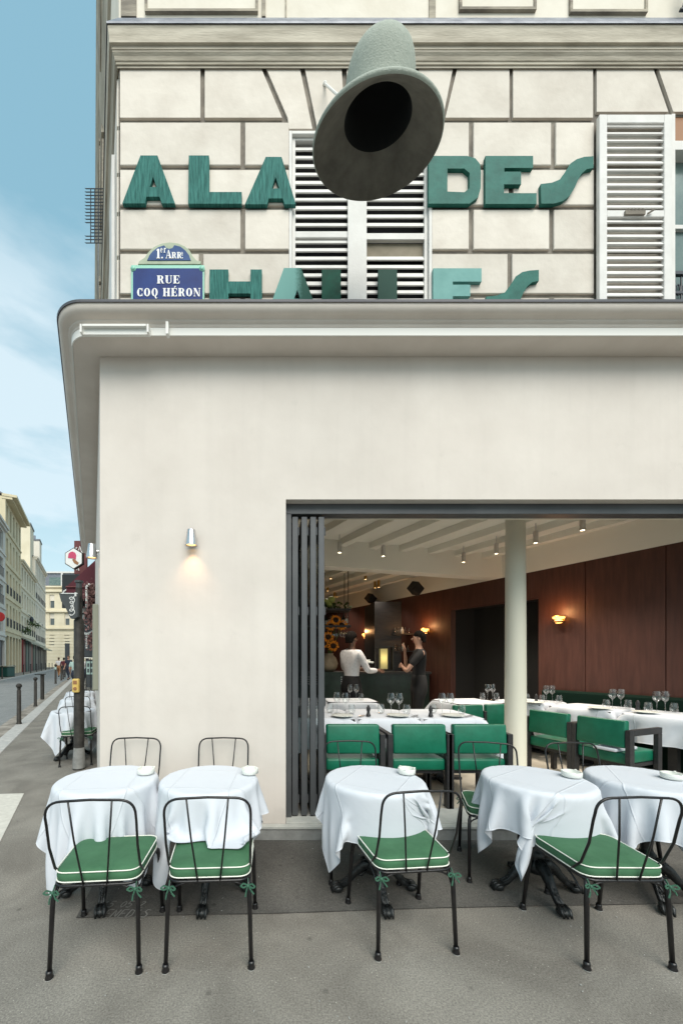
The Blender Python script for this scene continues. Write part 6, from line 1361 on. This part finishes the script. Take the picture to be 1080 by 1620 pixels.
# ================================================================== STREET HOUSES
def house(name, label, uF, y0, y1, h, m, floors, nb, z_first=4.0, shop=None, roof=.0, side=-1, balcony=(), wide=.45, shop_m=None, cor=.35):
    c0 = S(uF, y0, 0); t = thing(name, label, 'building', tuple(c0), world=True)
    Ld = SV; Nn = -NV                      # towards the street (from the left side)
    Ltot = (y1 - y0) * math.sqrt(1 + K * K)
    def at(l, n, z): return c0 + Ld * l + Nn * n + Vector((0, 0, z))
    def lb(mb, l0, l1, n0, n1, za, zb): 
        vs = [at(l, n, z) for z in (za, zb) for l, n in ((l0, n0), (l1, n0), (l1, n1), (l0, n1))]; mb.add(vs, [(3, 2, 1, 0), (4, 5, 6, 7), (0, 1, 5, 4), (1, 2, 6, 5), (2, 3, 7, 6), (3, 0, 4, 7)])
    g = MB(); fh = (h - z_first) / floors; bw = Ltot / nb; ww = bw * wide; wh = fh * .68
    lb(g, 0, Ltot, -8, -.30, 0, h)
    for f in range(floors):
        zb = z_first + f * fh; zs = zb + fh * .14; zt = zs + wh
        lb(g, 0, Ltot, -.30, 0, zb, zs); lb(g, 0, Ltot, -.30, 0, zt, zb + fh)
        for b in range(nb + 1):
            l0 = 0 if b == 0 else b * bw - (bw - ww) / 2; l1 = Ltot if b == nb else b * bw + (bw - ww) / 2; lb(g, l0, l1, -.30, 0, zs, zt)
        lb(g, 0, Ltot, 0, .10, zb - .08, zb + .08)
    lb(g, 0, Ltot, -.30, 0, z_first - .5, z_first)
    for b in range(nb + 1):
        l0 = 0 if b == 0 else b * bw - bw * .12; l1 = Ltot if b == nb else b * bw + bw * .12; lb(g, l0, l1, -.30, .03, 0, z_first - .5)
    lb(g, -.1, Ltot + .1, -.3, cor, h, h + .25); lb(g, -.05, Ltot + .05, -.3, cor * .6, h - .25, h)
    g.build('wall', m, t)
    if roof:
        g = MB(); a = [at(0, -.1, h + .25), at(Ltot, -.1, h + .25), at(Ltot, -2.6, h + roof), at(0, -2.6, h + roof), at(0, -7.5, h + roof), at(Ltot, -7.5, h + roof), at(0, -7.5, h), at(Ltot, -7.5, h)]; g.add(a, [(0, 1, 2, 3), (3, 2, 5, 4), (0, 3, 4, 6), (1, 7, 5, 2), (6, 4, 5, 7)]); rf = g.build('roof', M['roof_slate'], t)
        g = MB(); lb(g, .2, .9, -3, -2, h + roof - .3, h + roof + 1.2); lb(g, .35, .55, -2.7, -2.4, h + roof + 1.2, h + roof + 1.6); g.build('chimney', m, rf)
    for f in range(floors):
        zb = z_first + f * fh; zs = zb + fh * .14; zt = zs + wh
        for b in range(nb):
            lc = (b + .5) * bw; g = MB(); e = .06
            lb(g, lc - ww / 2, lc - ww / 2 + e, -.24, -.16, zs, zt); lb(g, lc + ww / 2 - e, lc + ww / 2, -.24, -.16, zs, zt); lb(g, lc - e / 2, lc + e / 2, -.24, -.17, zs, zt); lb(g, lc - ww / 2 + e, lc + ww / 2 - e, -.24, -.165, zt - e, zt)
            wn_ = g.build('window', M['shutter'], t); g = MB(); lb(g, lc - ww / 2, lc + ww / 2, -.27, -.245, zs, zt); g.build('pane', M['pane_dark'] if (f + b) % 3 else M['pane_light'], wn_)
            if f in balcony:
                g = MB(); zz = zs
                lb(g, lc - ww / 2 - .1, lc + ww / 2 + .1, .02, .06, zz + .85, zz + .92)
                for q_ in range(5): lb(g, lc - ww / 2 + q_ * ww / 4 - .02, lc - ww / 2 + q_ * ww / 4 + .02, .03, .06, zz, zz + .86)
                g.build('railing', M['iron'], t)
    for b in range(nb):
        g = MB(); l0, l1 = b * bw + bw * .12, (b + 1) * bw - bw * .12; lb(g, l0, l1, -.29, (.22 + .03 * (b % 3) if shop_m or shop else -.2), 0, z_first - .5); g.build('shopfront', (shop_m[b % len(shop_m)] if shop_m else M['shop_dark']), t)
    if shop:
        g = MB()
        for b in range(nb):
            l0, l1 = b * bw + .1, (b + 1) * bw - .1; vs = [at(l0, .05, z_first - .2), at(l1, .05, z_first - .2), at(l1, 1.1, z_first - .8), at(l0, 1.1, z_first - .8), at(l0, 1.1, z_first - 1.0), at(l1, 1.1, z_first - 1.0)]; g.add(vs, [(0, 1, 2, 3), (3, 2, 5, 4)])
        g.build('awning', M['grey_green'], t)
    return t, at
u9 = -9.0
def Yx(px): return u9 * F / (px - 147)
house('town_house', 'pale grey town house cut off by the left picture edge', u9, 22, Yx(8.5), 14.9, M['facade0'], 4, 5, balcony=(1, 2), roof=2.2)
house('town_house', 'ochre town house with a heavy overhanging cornice and long balcony', u9, Yx(8.5) + .02, Yx(33), 18.4, M['facade1'], 4, 5, z_first=4.6, balcony=(0, 1), cor=1.0, roof=1.6)
t_, at_ = house('town_house', 'cream lower town house with planted balcony boxes and shop awnings', u9, Yx(33) + .02, Yx(56), 13.9, M['facade2'], 3, 6, z_first=4.6, balcony=(0,), shop=True, shop_m=[M['shop_red'], M['shop_green'], M['shop_dark']], cor=.35)
house('town_house', 'pale tall town house at the far end of the left row', u9, Yx(56) + .02, Yx(72), 17.6, M['facade3'], 4, 7, z_first=4.2, balcony=(0, 2), shop=True, roof=1.8)
for i, (ua, ub, ya, yb3, zt_, lb) in enumerate(((-13.5, -9.45, 56.2, 59.5, 22.0, 'windowless cream gable wall rising behind the cream town house'), (-13.5, -9.3, 65.0, 67.5, 22.4, 'narrower blank gable wall with a chimney pot farther down the row'))):
    t = thing('gable_wall', lb, 'building', tuple(S(ua, ya, 0)), world=True, group='blank gable walls above the left roofs')
    g = MB(); g.sb(ua, ub, ya, yb3, 0, zt_); g.build('wall', M['facade2'] if i == 0 else M['facade3'], t); g = MB(); g.sb(ua - .1, ub + .12, ya - .1, yb3 + .1, zt_, zt_ + .25); g.build('coping', M['roof_slate'], t); c_ = S(ub - 1, ya + 1); g = MB(); g.lathe([(.15, zt_), (.15, zt_ + 1.2), (.1, zt_ + 1.2)], (c_.x, c_.y, 0), 8); g.build('chimney_pot', M['zinc'], t)
# plants on the balconies
for i, Y in enumerate((51, 53.5, 56, 58.5)):
    clump('balcony_plant', ['leftmost', 'second', 'third', 'rightmost'][i] + ' dark green plant on the balcony of the cream town house', 'plant', [S(u9 + .35, Y, 6.6 + .1 * i)], M['leaf'], 60, .18, .2)
clump('balcony_shrub', 'light green shrub on the low terrace left of the shop awnings', 'plant', [S(u9 + .5, 47.5, 5.3)], M['leaf'], 90, .22, .22)
# street lanterns on the houses
for px, py, lb in ((50, 982, 'nearer wall lantern hanging over the far pavement'), (65, 991, 'farther wall lantern hanging over the far pavement')):
    Y = 52 if px == 50 else 66; p = P(px, py, Y); t = thing('street_lantern', lb, 'lantern', tuple(p), group='wall lanterns over the far pavement')
    g = MB(); g.lathe([(.05, .55), (.2, .45), (.32, .15), (.16, -.35), (.05, -.4)], (0, 0, 0), 6); g.build('lantern', M['iron'], t); g = MB(); g.tube([(0, 0, .5), (-.4, 0, .8), (-1.2, .2, .6)], .05, 6); g.build('arm', M['iron'], t)
p = P(0, 976, 30); g = MB(); g.lathe([(.001, .05), (.38, .05), (.38, -.05), (.001, -.05)], (0, 0, 0), 24, Matrix.Rotation(PI / 2, 4, 'X')); o = g.build('round_sign', M['red_disc'], None); o.location = p; tag(o, 'red round sign at the left picture edge before the pale town house', 'sign')

# frontal building closing the street
EY = 84.0
def EX(px): return (px - X0) * EY / F
def EZ(py): return H + (Y0 - py) * EY / F
t = thing('end_building', 'yellow stone building closing the street, with a grey glazed attic', 'building', (EX(73), EY, 0), world=True)
x0, x1 = EX(66), EX(165); hz_ = EZ(928)
wins = []
for cx in (82, 106, 130, 152):
    for (yt, yb_) in ((941, 962), (970, 989), (1004, 1024)): wins.append((EX(cx - 4), EX(cx + 4), EZ(yb_), EZ(yt)))
g = MB(); wallface(g, x0, x1, 0, hz_, wins + [(EX(103), EX(109), 0.0, EZ(1018))][:0], EY, EY + .4)
g.add([(x0, EY + .4, 0), (x1, EY + .4, 0), (x1, EY + .4, hz_), (x0, EY + .4, hz_)], [(0, 1, 2, 3)])
for zz in (EZ(928), EZ(967), EZ(994), EZ(935)): g.bb(x0, x1, EY - .4, EY - .003, zz - .25, zz + .1)
for k_ in range(9): zz = EZ(1045 - k_ * 5); g.bb(x0, x1, EY - .06, EY - .002, zz + .06, zz + .6)
g.build('wall', M['facade4'], t)
for w_ in wins:
    g = MB(); e = .12; g.bb(w_[0], w_[0] + e, EY + .2, EY + .3, w_[2], w_[3]); g.bb(w_[1] - e, w_[1], EY + .2, EY + .3, w_[2], w_[3]); g.bb(w_[0], w_[1], EY + .2, EY + .29, w_[3] - (w_[3] - w_[2]) * .45, w_[3]); wn_ = g.build('window', M['facade3'], t); g = MB(); g.bb(w_[0], w_[1], EY + .31, EY + .35, w_[2], w_[3]); g.build('pane', M['pane_dark'], wn_)
g = MB(); g.bb(EX(103), EX(110.5), EY - .1, EY - .07, 0, EZ(1018)); g.build('door', M['shop_dark'], t)
g = MB(); g.bb(x0, x1, EY + 1.0, EY + 8, hz_, EZ(904)); at2 = g.build('attic', M['zinc'], t)
g = MB(); g.bb(EX(74), EX(93), EY + .9, EY + .99, EZ(925), EZ(912)); g.build('attic_window', M['window_glass'], at2); g = MB(); g.bb(x0 - .3, x1 + .3, EY + .7, EY + 8.2, EZ(905.5), EZ(903)); g.bb(EX(93.5), EX(96.5), EY + .7, EY + .9, hz_, EZ(904)); g.build('attic_frame', M['shutter'], at2)
# van-sized pale cabinet and recycling bin dimly seen at the far kerb
p = P(4, 1058, 34); t = thing('waste_bin', 'low green-grey bin at the far left kerb', 'bin', (p.x, 34, 0)); g = MB(); g.box((0, 0, .45), (1.6, 1.0, .9)); g.build('bin_body', M['shop_green'], t, bevel=.08); g = MB(); g.box((0, 0, .96), (1.7, 1.1, .12)); g.build('lid', M['grey_green'], t, bevel=.04)

for o in bpy.data.objects:
    if '_wo' in o: del o['_wo']
